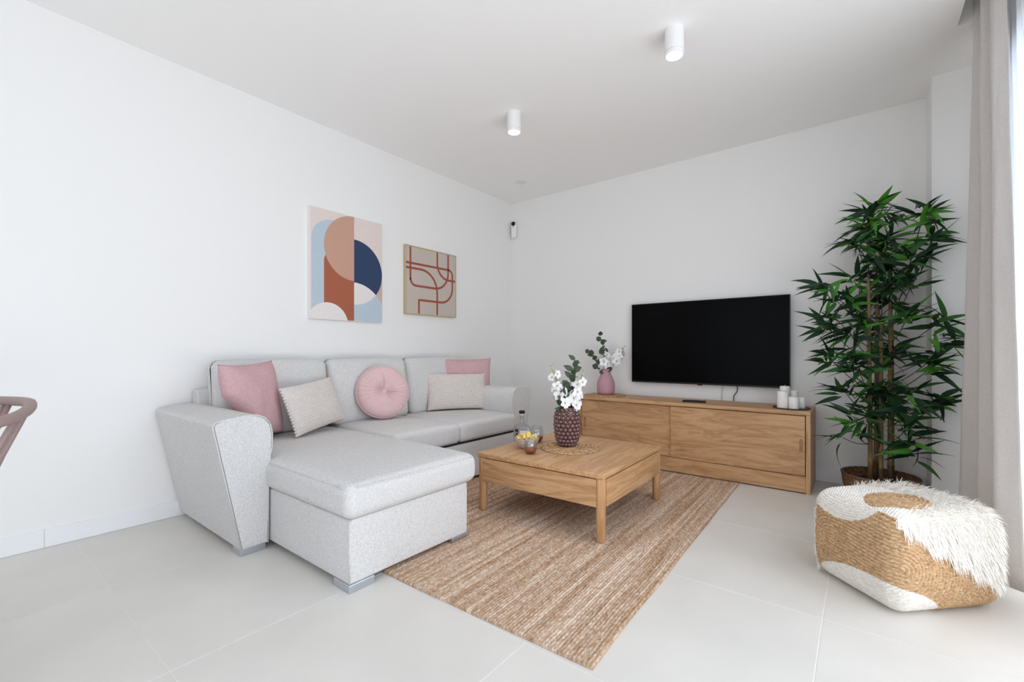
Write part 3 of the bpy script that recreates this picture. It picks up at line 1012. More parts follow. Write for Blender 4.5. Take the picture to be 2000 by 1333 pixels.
def orchid(label, base, tip, sag, nfl, size, sd, group, t0):
    F = thing('orchid_spray', label, 'flowers', base, group=group)
    rnd = random.Random(sd)
    B, Tp = Vector((0, 0, 0)), Vector(tip) - Vector(base)
    mid = B.lerp(Tp, 0.55) + Vector(sag)
    path = spline([B, mid, Tp], 10)
    bm = bmesh.new(); tube(bm, path, [0.0028 - 0.0016 * i / (len(path) - 1) for i in range(len(path))], 6)
    obj('stem', bm, STEM, F, smooth=True, local=True)
    for k in range(nfl):
        t = t0 + (0.88 - t0) * (k / max(1, nfl - 1))
        p = path[int(t * (len(path) - 1))]
        ang = k * 2.4 + rnd.uniform(-.5, .5)
        d = Vector((math.cos(ang), math.sin(ang), rnd.uniform(-0.1, 0.5)))
        d = (d + Vector((0.25, -0.55, 0))).normalized()
        c = p + d * size * rnd.uniform(0.5, 0.9)
        bm = bmesh.new()
        petal_ring(bm, c, d + Vector((0, 0, rnd.uniform(-.2, .2))), size * (1.05 - 0.3 * k / nfl), 5, sd * 50 + k)
        fl_ = obj('blossom', bm, PETAL, F, smooth=True, local=True)
        bm = bmesh.new(); bmesh.ops.create_icosphere(bm, subdivisions=1, radius=size * 0.16, matrix=Matrix.Translation(c + d * size * 0.12))
        obj('blossom_centre', bm, BUD, fl_, smooth=True, local=True)
    for k in range(5):
        p = path[-1 - k * 1] + Vector((rnd.uniform(-.012, .012), rnd.uniform(-.012, .012), rnd.uniform(-.004, .008)))
        bm = bmesh.new(); bmesh.ops.create_icosphere(bm, subdivisions=2, radius=0.0062 + 0.001 * k, matrix=Matrix.Translation(p) @ Matrix.Diagonal((0.8, 0.8, 1.25, 1)))
        obj('bud', bm, BUD, F, smooth=True, local=True)
    return F

def leaf_bm(L_, wd, roundish, curl):
    """broad leaf in local frame: along +x, face up +z"""
    bm = bmesh.new()
    n = 6
    md, lf, rt = [], [], []
    for i in range(n + 1):
        t = i / n
        if roundish: ww = math.sin(PI * min(1, max(0.02, t))) ** 0.6
        else: ww = math.sin(PI * t ** 0.75) ** 0.9 if 0 < t < 1 else 0.04
        z = -curl * t * t * L_
        md.append(bm.verts.new((t * L_, 0, z - 0.10 * wd * ww)))
        lf.append(bm.verts.new((t * L_, wd * ww, z + 0.12 * wd * ww)))
        rt.append(bm.verts.new((t * L_, -wd * ww, z + 0.12 * wd * ww)))
    for i in range(n):
        bm.faces.new((md[i], md[i + 1], lf[i + 1], lf[i])); bm.faces.new((md[i], rt[i], rt[i + 1], md[i + 1]))
    return bm

def orient(d, up=Vector((0, 0, 1)), spin=0.0):
    x = Vector(d).normalized()
    z = (up - x * up.dot(x))
    z = z.normalized() if z.length > 1e-4 else x.orthogonal().normalized()
    y = z.cross(x)
    M = Matrix((x, y, z)).transposed()
    return (M @ Matrix.Rotation(spin, 3, 'X')).to_euler()

def eucalyptus(label, base, tip, sag, nl_, L_, wd, sd, roundish, group):
    F = thing('eucalyptus_branch', label, 'foliage', base, group=group)
    rnd = random.Random(sd)
    Tp = Vector(tip) - Vector(base)
    path = spline([Vector((0, 0, 0)), Tp * 0.55 + Vector(sag), Tp], 10)
    bm = bmesh.new(); tube(bm, path, [0.0026 - 0.0014 * i / (len(path) - 1) for i in range(len(path))], 6)
    obj('stem', bm, STEM, F, smooth=True, local=True)
    lm = None
    for k in range(nl_):
        t = 0.30 + 0.70 * k / (nl_ - 1)
        p = path[min(len(path) - 1, int(t * (len(path) - 1)))]
        ang = k * 2.2 + rnd.uniform(-.6, .6)
        d = Vector((math.cos(ang), math.sin(ang), 0.55 + rnd.uniform(-.3, .5)))
        if lm is None:
            o = obj('leaf', leaf_bm(L_, wd, roundish, 0.25), EUCA, F, smooth=True, local=True); lm = o.data
        else:
            o = bpy.data.objects.new('leaf', lm); COL.objects.link(o); o.parent = F
        o.location = p
        o.rotation_euler = orient(d, Vector((0.5, -0.8, 0.3)), rnd.uniform(-.7, .7))
        s = rnd.uniform(0.75, 1.1) * (1.0 - 0.25 * t)
        o.scale = (s, s, s)
g1 = 'stems in the bubble vase'
vb = (1.650, -1.545, TT + 0.03)
def at(b, dx, dy, dz): return (b[0] + dx, b[1] + dy, b[2] + dz)
# image right is about (0.79, 0.62), towards the viewer about (0.62, -0.79)
def rv(b, r, f, z): return (b[0] + 0.788 * r + 0.6155 * f, b[1] + 0.6155 * r - 0.788 * f, b[2] + z)
orchid('tall white orchid spray leaning left out of the bubble vase', rv(vb, -0.012, 0.0, 0), rv(vb, -0.105, 0.02, 0.485), (0.02, 0.015, 0), 9, 0.037, 11, g1, 0.46)
orchid('white orchid spray on the right side of the bubble vase', rv(vb, 0.012, 0.0, 0), rv(vb, 0.100, 0.02, 0.455), (-0.02, 0, 0), 10, 0.038, 12, g1, 0.46)
eucalyptus('broad dark leafed eucalyptus branch standing tallest in the bubble vase', rv(vb, 0.0, -0.01, 0), rv(vb, 0.050, 0.0, 0.515), (-0.02, 0.0, 0), 20, 0.085, 0.024, 21, False, g1)
eucalyptus('short dark leafed branch low in the middle of the bubble vase', rv(vb, -0.01, 0.012, 0), rv(vb, -0.035, 0.03, 0.36), (0.0, 0.0, 0), 16, 0.082, 0.025, 22, False, g1)
g2 = 'stems in the pink vase'
vp = (1.262, -0.215, CT + 0.06)
orchid('white orchid spray arching right out of the pink vase', rv(vp, 0.006, 0, 0), rv(vp, 0.165, 0.03, 0.385), (-0.025, 0, 0.02), 10, 0.044, 31, g2, 0.58)
orchid('short white orchid cluster at the mouth of the pink vase', rv(vp, -0.006, 0, 0), rv(vp, -0.020, 0.05, 0.345), (-0.01, 0, 0.0), 9, 0.046, 32, g2, 0.62)
eucalyptus('round leafed eucalyptus branch rising from the pink vase', rv(vp, 0.0, -0.01, 0), rv(vp, -0.050, 0.0, 0.485), (0.02, 0, 0), 12, 0.070, 0.032, 41, True, g2)
eucalyptus('round leafed eucalyptus branch drooping left from the pink vase', rv(vp, -0.01, 0.0, 0), rv(vp, -0.155, 0.03, 0.335), (0.0, 0, 0.05), 11, 0.070, 0.033, 42, True, g2)

# ------------------------------------------------------------------ drinks and snacks on the table
Bt = thing('liquor_bottle', 'square clear glass liquor bottle with black stopper beside the snack bowl', 'bottle', (1.322, -1.578, TT), (0, 0, math.radians(38)))
def bprof(r, sh=0.5):
    return r
bm = bmesh.new()
def sq_ring(bm, hw, hd, r, z, n=5):
    pts = []
    for (sx, sy, a0) in ((1, 1, 0), (-1, 1, 90), (-1, -1, 180), (1, -1, 270)):
        for i in range(n + 1):
            a = math.radians(a0 + 90 * i / n)
            pts.append(bm.verts.new((sx * (hw - r) + r * math.cos(a), sy * (hd - r) + r * math.sin(a), z)))
    return pts
rings = [sq_ring(bm, *q) for q in ((0.053, 0.034, 0.012, 0.0), (0.056, 0.037, 0.013, 0.004), (0.057, 0.038, 0.014, 0.088), (0.054, 0.036, 0.02, 0.100), (0.036, 0.028, 0.02, 0.110), (0.017, 0.017, 0.0168, 0.120), (0.014, 0.014, 0.0138, 0.130), (0.013, 0.013, 0.0128, 0.165), (0.015, 0.015, 0.0148, 0.167), (0.015, 0.015, 0.0148, 0.172))]
for a, b in zip(rings, rings[1:]):
    for i in range(len(a)): bm.faces.new((a[i], a[(i + 1) % len(a)], b[(i + 1) % len(b)], b[i]))
bm.faces.new(rings[0][::-1]); bm.faces.new(rings[-1])
obj('glass_body', bm, BOTTLEG, Bt, smooth=True, local=True)
bm = bmesh.new(); lathe(bm, [(0.0125, 0.172), (0.0125, 0.184)], 20); obj('cork', bm, CORK, Bt, smooth=True, local=True)
bm = bmesh.new(); lathe(bm, [(0.016, 0.184), (0.0195, 0.188), (0.0205, 0.198), (0.0185, 0.203), (0.012, 0.205)], 24); obj('stopper', bm, BLACK, Bt, smooth=True, local=True)
lb_ = obj('label_glint_panel', box(-0.046, -0.026, -0.0394, -0.0384, 0.022, 0.086), BLACK, Bt, local=True, label='black side label with a pale curl')
bm = bmesh.new(); tube(bm, [(-0.036 + 0.006 * math.cos(a / 6), -0.0397, 0.056 + 0.012 * math.sin(a / 6)) for a in range(0, 30)], 0.0012, 5); obj('curl_mark', bm, PETAL, lb_, smooth=True, local=True)
obj('label_glint_panel', box(-0.017, 0.036, -0.0392, -0.0384, 0.052, 0.078), flat('painted_highlight', (0.62, 0.64, 0.70), 0.4), Bt, local=True, label='pale highlight band painted on the bottle front')  # pale strip painting in the highlight on the glass, no real label

bw = thing('snack_bowl', 'silver grey metal bowl holding yellow crisps', 'bowl', (1.476, -1.735, TT))
bm = bmesh.new(); lathe(bm, [(0.030, 0.0), (0.046, 0.008), (0.066, 0.030), (0.076, 0.062), (0.0765, 0.064), (0.0745, 0.064), (0.064, 0.032), (0.044, 0.012), (0.02, 0.008)], 40)
obj('bowl_shell', bm, STEEL, bw, smooth=True, local=True)
bm = bmesh.new()
n = 7
G = [[None] * (n + 1) for _ in range(n + 1)]
for i in range(n + 1):
    for j in range(n + 1):
        u, v = -1 + 2 * i / n, -1 + 2 * j / n
        x, y = u * math.sqrt(1 - v * v / 2), v * math.sqrt(1 - u * u / 2)
        G[i][j] = bm.verts.new((0.024 * x, 0.019 * y, 0.007 * (x * x - 0.7 * y * y)))
for i in range(n):
    for j in range(n): bm.faces.new((G[i][j], G[i + 1][j], G[i + 1][j + 1], G[i][j + 1]))
cm = obj('potato_crisp', bm, CHIP, smooth=True)
md = cm.modifiers.new('t', 'SOLIDIFY'); md.thickness = 0.0012
rnd = random.Random(5)
k = 0
for lay, (rr_, cnt, zz) in enumerate(((0.050, 9, 0.055), (0.040, 9, 0.064), (0.048, 8, 0.068), (0.024, 6, 0.077), (0.004, 2, 0.084))):
    for i in range(cnt):
        a = 2 * PI * i / cnt + lay
        o = cm if k == 0 else cm.copy()
        if k: COL.objects.link(o)
        k += 1
        o.location = (1.476 + rr_ * math.cos(a), -1.735 + rr_ * math.sin(a), TT + zz + rnd.uniform(-.004, .004))
        o.rotation_euler = (rnd.uniform(-.7, .7), rnd.uniform(-.7, .7), rnd.uniform(0, 6))
        tag(o, 'yellow potato crisp heaped in the metal bowl', 'crisp', 'crisps in the bowl')

def tumbler(label, loc, hgt, fill):
    G_ = thing('tumbler_glass', label, 'glass', loc, group='drinks on the coffee table')
    s = hgt / 0.105
    pr = [(0.022, 0.0), (0.030, 0.004), (0.039, 0.022), (0.0415, 0.042), (0.037, 0.080), (0.031, 0.105), (0.0298, 0.105), (0.0358, 0.080), (0.0402, 0.042), (0.0376, 0.023), (0.028, 0.007)]
    bm = bmesh.new(); lathe(bm, [(r * s, z * s) for r, z in pr], 40); obj('glass_bowl', bm, CLEAR, G_, smooth=True, local=True)
    bm = bmesh.new(); lathe(bm, [(0.026 * s, 0.008 * s), (0.037 * s, 0.024 * s), (0.0394 * s, fill * s)], 36); obj('drink', bm, DRINK, G_, smooth=True, local=True, label='amber drink')
tumbler('stemless glass of amber drink in front of the snack bowl', (1.580, -1.841, TT), 0.098, 0.034)
tumbler('stemless glass of amber drink behind the snack bowl', (1.420, -1.545, TT), 0.108, 0.036)

# ================================================================== SIDEBOARD
CX0, CX1, CYF, CYB = 1.100, 2.840, -0.444, -0.030
K = thing('tv_sideboard', 'long low oak sideboard with two sliding doors under the television', 'sideboard', (1.97, -0.237, 0))
obj('top', softbox(CX0, CX1, CYF, CYB, 0.520, CT, 0.003, 3, 2), OAKX, K, smooth=True, auto=40)
obj('side_panel', box(CX1 - 0.026, CX1, CYF, CYB, 0.0, 0.5195, bev=0.0015, seg=1), OAKZ, K)
obj('side_panel', box(CX0, CX0 + 0.026, CYF, CYB, 0.0, 0.5195, bev=0.0015, seg=1), OAKZ, K)
obj('plinth', box(CX0 + 0.0265, CX1 - 0.0265, CYF + 0.001, CYF + 0.022, 0.008, 0.115, bev=0.0015, seg=1), OAKX, K)
obj('carcass_bottom', box(CX0 + 0.0265, CX1 - 0.0265, CYF + 0.023, CYB - 0.012, 0.098, 0.115), OAKX, K)
obj('carcass_back', box(CX0 + 0.0265, CX1 - 0.0265, CYB - 0.011, CYB - 0.003, 0.02, 0.519), OAKX, K)
def door(x0, x1, y0, y1, z0, z1, px_, pz_):
    """flat door panel with a capsule shaped finger pull sunk into its front"""
    bm = bmesh.new()
    loop = []
    for (cz, a0) in ((pz_ + 0.034, 0), (pz_ - 0.034, 180)):
        for i in range(9):
            a = math.radians(a0 + 180 * i / 8)
            loop.append((px_ + 0.010 * math.cos(a), cz + 0.010 * math.sin(a)))
    O = [bm.verts.new((u, y0, v)) for u, v in ((x0, z0), (x1, z0), (x1, z1), (x0, z1))]
    I = [bm.verts.new((u, y0, v)) for u, v in loop]
    es = [bm.edges.new((O[i], O[(i + 1) % 4])) for i in range(4)] + [bm.edges.new((I[i], I[(i + 1) % len(I)])) for i in range(len(I))]
    bmesh.ops.triangle_fill(bm, use_beauty=True, use_dissolve=False, edges=es)
    D_ = [bm.verts.new((u, y0 + 0.011, v)) for u, v in loop]
    for i in range(len(I)):
        bm.faces.new((I[i], I[(i + 1) % len(I)], D_[(i + 1) % len(I)], D_[i]))
    bm.faces.new(D_)
    B = [bm.verts.new((v.co.x, y1, v.co.z)) for v in O]
    for i in range(4): bm.faces.new((O[i], B[i], B[(i + 1) % 4], O[(i + 1) % 4]))
    bm.faces.new(B)
    d_ = obj('sliding_door', bm, OAKX, K)
    bm = bmesh.new()
    tube(bm, [(u, y0 + 0.0004, v) for u, v in loop], 0.0016, 6, closed=True)
    obj('finger_pull', bm, OAKZ, d_, smooth=True)
    return d_
door(1.925, CX1 - 0.031, CYF + 0.003, CYF + 0.019, 0.120, 0.515, 2.788, 0.317)
door(CX0 + 0.030, 1.950, CYF + 0.022, CYF + 0.038, 0.120, 0.515, CX0 + 0.06, 0.317)

# tray and candles
tray = thing('candle_tray', 'dark round tray under the white candles on the sideboard', 'tray', (2.716, -0.290, CT))
bm = bmesh.new(); lathe(bm, [(0.108, 0.0), (0.113, 0.004), (0.114, 0.009), (0.112, 0.009), (0.109, 0.005), (0.01, 0.004)], 48)
obj('tray_dish', bm, flat('dark_bronze', (0.05, 0.04, 0.032), 0.5), tray, smooth=True, local=True)
def candle(label, x, y, r, h):
    Cn = thing('pillar_candle', label, 'candle', (x, y, CT + 0.0052), group='pillar candles on the tray')
    bm = bmesh.new(); lathe(bm, [(r - 0.001, 0.0), (r, 0.002), (r, h - 0.003), (r - 0.003, h), (r * 0.5, h - 0.001), (0.003, h - 0.002)], 28)
    obj('wax', bm, WAX, Cn, smooth=True, local=True, auto=50)
    bm = bmesh.new(); tube(bm, [(0, 0, h - 0.003), (0.0005, 0, h + 0.006), (0.002, 0, h + 0.009)], 0.001, 6)
    obj('wick', bm, PETAL, Cn, local=True)
def tp(r, f): return (2.716 + 0.788 * r + 0.6155 * f, -0.290 + 0.6155 * r - 0.788 * f)
candle('tallest white candle at the back left of the tray', *tp(-0.018, -0.045), 0.031, 0.148)
candle('tall white candle at the front left of the tray', *tp(-0.073, 0.020), 0.0345, 0.118)
candle('short white candle at the front centre of the tray', *tp(-0.028, 0.071), 0.031, 0.083)
candle('medium white candle at the back of the tray on the right', *tp(0.046, -0.045), 0.027, 0.116)
candle('smallest white candle at the right edge of the tray', *tp(0.051, 0.030), 0.025, 0.076)

# remote control
rm = thing('remote_control', 'slim black remote control lying on the sideboard', 'remote', (2.068, -0.318, CT), (0, 0, math.radians(10)))
obj('remote_body', softbox(-0.085, 0.085, -0.020, 0.020, 0.0, 0.016, 0.005, 3, 3), BLACK, rm, smooth=True, local=True)
for i in range(5):
    obj('button', box(-0.06 + i * 0.022, -0.05 + i * 0.022, -0.006, 0.006, 0.0155, 0.0172), flat('dark_rubber_%d' % i, (0.04, 0.04, 0.042), 0.7), rm, local=True)

# television
TV = thing('television', 'large flat black television mounted on the wall', 'television', (2.063, -0.03, 0.668))
TX0, TX1, TZ0, TZ1 = 1.443, 2.684, 0.668, 1.374
obj('housing', box(TX0, TX1, -0.058, -0.030, TZ0, TZ1, bev=0.002), BLACK, TV)
obj('screen', box(TX0 + 0.006, TX1 - 0.006, -0.0592, -0.0575, TZ0 + 0.014, TZ1 - 0.006), SCREEN, TV)
obj('sensor_bar', box(2.02, 2.06, -0.060, -0.048, TZ0 - 0.007, TZ0 + 0.002, bev=0.002), BLACK, TV)
obj('wall_mount', box(1.85, 2.28, -0.031, 0.0, 0.86, 1.20), BLACK, TV)
def cable(name, label, pts, r, mat):
    bm = bmesh.new(); tube(bm, spline(pts, 8), r, 6)
    tag(obj(name, bm, mat, smooth=True, origin=pts[-1]), label, 'cable')
cable('power_cable', 'black cable hanging from the television', [(2.315, -0.026, 0.70), (2.318, -0.024, 0.63), (2.293, -0.022, 0.585), (2.290, -0.020, 0.545), (2.265, -0.014, 0.51)], 0.0035, BLACK)
cable('signal_cable', 'thin grey cable hanging straight below the television', [(2.208, -0.022, 0.70), (2.206, -0.020, 0.62), (2.202, -0.018, 0.56), (2.20, -0.013, 0.50)], 0.002, flat('grey_cable', (0.32, 0.32, 0.33), 0.5))

# ================================================================== CEILING FIXTURES
def ceiling_lamp(label, x, y, power):
    Lp = thing('ceiling_spotlight', label, 'ceiling light', (x, y, H), group='surface mounted spotlights')
    r, ln = 0.047, 0.135
    bm = bmesh.new(); lathe(bm, [(r, 0.0), (r, -ln + 0.020)], 40); obj('housing', bm, WHITEP, Lp, smooth=True, local=True, auto=40)
    bm = bmesh.new(); lathe(bm, [(r - 0.003, -ln + 0.020), (r - 0.003, -ln + 0.017), (r, -ln + 0.017), (r, -ln + 0.002), (r - 0.002, -ln), (r - 0.006, -ln), (r - 0.007, -ln + 0.004)], 40)
    obj('trim_ring', bm, WHITEP, Lp, smooth=True, local=True, auto=40)
    bm = bmesh.new(); lathe(bm, [(r - 0.0072, -ln + 0.008), (r - 0.0072, -ln + 0.004)], 40); obj('diffuser', bm, LAMPON, Lp, local=True)
    d = bpy.data.lights.new('spot_glow', 'SPOT'); d.energy = power; d.color = (1, 0.9, 0.78); d.spot_size = math.radians(95); d.spot_blend = 0.8; d.shadow_soft_size = 0.04
    lo = bpy.data.objects.new('spot_glow', d); COL.objects.link(lo); lo.parent = Lp; lo.location = (0, 0, -ln - 0.01)
ceiling_lamp('white cylinder ceiling spotlight nearer the window', 2.345, -1.640, 13)
ceiling_lamp('white cylinder ceiling spotlight nearer the sofa wall', 1.205, -1.512, 13)
cp = thing('ceiling_cover_plate', 'small round blank cover plate on the ceiling near the corner', 'cover plate', (0.481, -0.471, H))
bm = bmesh.new(); lathe(bm, [(0.060, 0.0), (0.060, -0.0012), (0.058, -0.0016), (0.01, -0.0018)], 40); obj('plate', bm, flat('plate_grey', (0.80, 0.79, 0.775), 0.9), cp, smooth=True, local=True)

sc_ = thing('security_camera', 'small white capsule shaped sensor with black lens high in the corner', 'camera', (0.046, -0.004, 2.30), (0, 0, math.radians(20)))
bm = softbox(-0.032, 0.032, -0.050, -0.004, -0.095, 0.095, 0.0225, 4, 6)
obj('camera_body', bm, WHITEP, sc_, smooth=True, local=True)
bm = bmesh.new(); lathe(bm, [(0.024, 0.0), (0.023, 0.004), (0.012, 0.007), (0.002, 0.008)], 28)
bmesh.ops.rotate(bm, verts=bm.verts, matrix=Matrix.Rotation(PI / 2, 3, 'X')); bmesh.ops.translate(bm, verts=bm.verts, vec=(0, -0.0495, 0.062))
obj('lens', bm, BLACK, sc_, smooth=True, local=True)
bm = bmesh.new(); lathe(bm, [(0.006, 0.0), (0.005, 0.003)], 16)
bmesh.ops.rotate(bm, verts=bm.verts, matrix=Matrix.Rotation(PI / 2, 3, 'X')); bmesh.ops.translate(bm, verts=bm.verts, vec=(0, -0.0495, 0.028))
obj('indicator', bm, BLACK, sc_, smooth=True, local=True)

# ================================================================== BAMBOO PLANT
PX, PY = 3.195, -0.225
Pt = thing('bamboo_plant', 'tall artificial bamboo plant with dark green leaves in the corner', 'plant', (PX, PY, 0.10))
pot = thing('plant_pot', 'low round brown woven basket pot holding the bamboo plant', 'pot', (PX, PY, 0))
bm = bmesh.new(); lathe(bm, [(0.165, 0.0), (0.172, 0.004), (0.192, 0.07), (0.200, 0.135), (0.200, 0.145), (0.192, 0.145), (0.186, 0.10), (0.18, 0.085)], 56, cap1=False)
obj('basket', bm, BASKET, pot, smooth=True, local=True)
bm = bmesh.new(); tube(bm, [(0.197 * math.cos(2 * PI * i / 64), 0.197 * math.sin(2 * PI * i / 64), 0.144 + 0.002 * (i % 2)) for i in range(64)], 0.008, 8, closed=True)
obj('rim', bm, BASKET, pot, smooth=True, local=True)
bm = bmesh.new(); lathe(bm, [(0.180, 0.075), (0.181, 0.092), (0.1, 0.097), (0.01, 0.099)], 40); obj('soil', bm, SOIL, pot, smooth=True, local=True)
def pr(r, f, z): return Vector((0.788 * r + 0.6155 * f, 0.6155 * r - 0.788 * f, z))
canes = [(-0.073, 0.02, 1.34, -0.014), (-0.031, 0.05, 1.02, 0.0), (0.000, -0.03, 1.28, 0.01), (0.043, 0.03, 1.16, 0.0), (0.089, -0.01, 1.02, 0.0)]
for r, f, hh, lean in canes:
    bm = bmesh.new()
    pts, rad = [], []
    nn = 9
    for i in range(nn):
        for (t, k) in ((0.0, 1.0), (0.02, 1.18), (0.05, 1.0)):
            s = (i + t) / nn
            if i == 0 and t: continue
            pts.append(pr(r + lean * s, f, -0.012 + hh * s)); rad.append(0.0145 * (1 - 0.35 * s) * k)
    pts.append(pr(r + lean, f, hh)); rad.append(0.008)
    tube(bm, pts, rad, 10)
    obj('cane', bm, CANE, Pt, smooth=True, local=True)

# leaf clusters: (right, height) about the plant's axis, with depth
def img2(xp, yp):
    t = 2.885
    r = (xp - 1735) * t / 873.3
    z = 0.945 - (yp - 687) * t / 873.3 - 0.10
    return r, z
CL = [(1712, 418, 14), (1700, 440, 12), (1728, 440, 12), (1788, 440, 13), (1780, 425, 9), (1803, 455, 7), (1690, 475, 12), (1725, 480, 13), (1765, 480, 12), (1800, 490, 10), (1712, 515, 13), (1750, 520, 13), (1790, 525, 12),
      (1700, 545, 11), (1735, 555, 12), (1775, 560, 13), (1805, 565, 9), (1628, 562, 9), (1645, 585, 5), (1690, 585, 12), (1730, 595, 13), (1770, 595, 11), (1618, 640, 9), (1652, 625, 9), (1672, 650, 9), (1700, 630, 10), (1745, 640, 12), (1785, 630, 12), (1810, 635, 7),
      (1628, 700, 10), (1655, 690, 8), (1675, 720, 11), (1712, 700, 11), (1745, 700, 11), (1775, 690, 9), (1850, 668, 10), (1818, 700, 8), (1800, 720, 8), (1665, 765, 10), (1695, 760, 9), (1725, 770, 10), (1755, 760, 7), (1785, 765, 8), (1825, 775, 10), (1800, 790, 6),
      (1660, 812, 8), (1690, 815, 10), (1715, 800, 7), (1745, 800, 6), (1790, 822, 10), (1775, 845, 8), (1680, 850, 4), (1782, 872, 8), (1660, 855, 3)]
def bamboo_leaf(curl, fold, L_=0.158, wd=0.0145):
    bm = bmesh.new()
    n = 5
    md, lf, rt = [], [], []
    for i in range(n + 1):
        t = i / n
        ww = (math.sin(PI * min(0.999, t ** 0.7 + 0.02))) ** 0.9
        if i == n: ww = 0.03
        z = -curl * L_ * t * t
        md.append(bm.verts.new((t * L_, 0, z - fold * wd * ww)))
        lf.append(bm.verts.new((t * L_, wd * ww, z + 0.0004)))
        rt.append(bm.verts.new((t * L_, -wd * ww, z + 0.0004)))
    for i in range(n):
        bm.faces.new((md[i], md[i + 1], lf[i + 1], lf[i])); bm.faces.new((md[i], rt[i], rt[i + 1], md[i + 1]))
    return bm
LM = []
for mi in range(3):
    for curl, fold in ((0.30, 0.3), (0.62, 0.35), (0.12, 0.25)):
        o = obj('leaf_pattern', bamboo_leaf(curl, fold), LEAF_MATS[mi], smooth=True)
        LM.append(o.data); bpy.data.objects.remove(o)
rnd = random.Random(17)
leaves = []
twigs = bmesh.new()
VIEW = Vector((-0.03, -1.0, 0.19))
for ci, (xp, yp, cnt) in enumerate(CL):
    r, z = img2(xp, yp)
    outer = abs(r) > 0.24
    f = rnd.uniform(-0.09, 0.13) if not outer else rnd.uniform(0.0, 0.12)
    c = pr(r, f, z)
    if c.y + PY > -0.16: c.y = -0.16 - PY
    if c.x + PX > 3.30 and c.y + PY > -0.40: c.y = -0.40 - PY - rnd.uniform(0, 0.05)
    # twig from the nearest cane
    cr = min(canes, key=lambda q: abs(q[0] - r) + (10 if q[2] < z - 0.05 else 0))
    zz = max(0.25, min(z - 0.10 - abs(r - cr[0]) * 0.4, cr[2]))
    s0 = pr(cr[0] + cr[3] * zz / cr[2], cr[1], zz)
    mid = s0.lerp(c, 0.5) + Vector((0, 0, -0.015))
    tube(twigs, spline([s0, mid, c], 5), 0.0023, 5)
    out = Vector((c.x, c.y, 0)) - Vector((s0.x, s0.y, 0))
    out = out.normalized() if out.length > 0.02 else Vector((rnd.uniform(-1, 1), -0.7, 0)).normalized()
    for k in range(int(cnt * 1.8)):
        a = rnd.uniform(0, 2 * PI)
        h = rnd.gauss(0.28, 0.55)
        d = Vector((math.cos(a), math.sin(a) * 0.9, h)) + out * (0.9 if outer else 0.25)
        d.normalize()
        p = c + Vector((rnd.uniform(-.03, .03), rnd.uniform(-.03, .03), rnd.uniform(-.035, .035)))
        for _ in range(12):
            tw = p + d * 0.20
            X_, Y_ = tw.x + PX, tw.y + PY
            if Y_ < -0.02 and not (X_ > 3.425 and Y_ > -0.30): break
            d = (d + Vector((-0.12, -0.35, 0))).normalized()
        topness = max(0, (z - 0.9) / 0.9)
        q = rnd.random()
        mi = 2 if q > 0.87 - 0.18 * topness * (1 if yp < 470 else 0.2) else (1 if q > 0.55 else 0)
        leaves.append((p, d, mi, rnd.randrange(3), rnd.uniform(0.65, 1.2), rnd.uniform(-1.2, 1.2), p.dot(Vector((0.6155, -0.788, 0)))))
obj('twigs', twigs, TWIG, Pt, smooth=True, local=True)['kind'] = 'stuff'
fixed = []
CURL = (0.30, 0.62, 0.12)
for (p, d, mi, cv, s, spin, dep_) in leaves:        # keep every tip clear of the walls and the curtain
    for _ in range(3):
        R_ = orient(d, Vector((0.1, -0.35, 0.9)), spin).to_matrix()
        tips = [p + R_ @ Vector((0.158 * s * t, 0, -CURL[cv] * 0.158 * s * t * t)) for t in (0.0, 0.5, 1.0)]
        my = max(t.y for t in tips) + PY
        mx_ = max(t.x for t in tips) + PX
        if my > -0.03: p = p - Vector((0, my + 0.03, 0))
        lim_x = 3.59 if min(t.y for t in tips) + PY > -0.53 else 3.47
        if mx_ > lim_x: p = p - Vector((mx_ - lim_x, 0, 0))
        if mx_ > 3.42 and my > -0.31: p = p - Vector((0, my + 0.31, 0)) if my < -0.16 or mx_ > 3.50 else p - Vector((mx_ - 3.42, 0, 0))
    fixed.append((p, d, mi, cv, s, spin, dep_))
leaves = fixed
leaves.sort(key=lambda l: -(l[6] + l[4] * 0.12))
stuff = bmesh.new()
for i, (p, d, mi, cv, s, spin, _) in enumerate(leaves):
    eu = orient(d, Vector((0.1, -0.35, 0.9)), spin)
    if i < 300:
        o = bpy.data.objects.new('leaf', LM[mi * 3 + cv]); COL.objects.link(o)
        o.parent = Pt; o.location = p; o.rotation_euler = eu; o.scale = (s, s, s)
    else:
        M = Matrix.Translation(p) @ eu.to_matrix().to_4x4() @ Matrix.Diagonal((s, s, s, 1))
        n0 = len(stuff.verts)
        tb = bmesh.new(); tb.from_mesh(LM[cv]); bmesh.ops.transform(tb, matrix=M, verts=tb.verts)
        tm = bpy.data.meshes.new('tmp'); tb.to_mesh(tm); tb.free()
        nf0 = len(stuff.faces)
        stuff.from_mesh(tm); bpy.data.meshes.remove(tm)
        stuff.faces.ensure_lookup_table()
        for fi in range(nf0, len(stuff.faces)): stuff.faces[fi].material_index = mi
finish(stuff, True)
me = bpy.data.meshes.new('inner_leaves'); stuff.to_mesh(me); stuff.free()
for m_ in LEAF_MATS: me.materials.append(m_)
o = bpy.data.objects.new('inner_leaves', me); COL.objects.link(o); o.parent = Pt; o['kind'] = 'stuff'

# ================================================================== POUF
PF = thing('braided_pouf', 'rectangular jute and cream pouf with shaggy white fringe', 'pouf', (3.226, -1.602, 0), (0, 0, math.radians(46)))
phx, phy, phz = 0.226, 0.188, 0.36
PR = 0.058
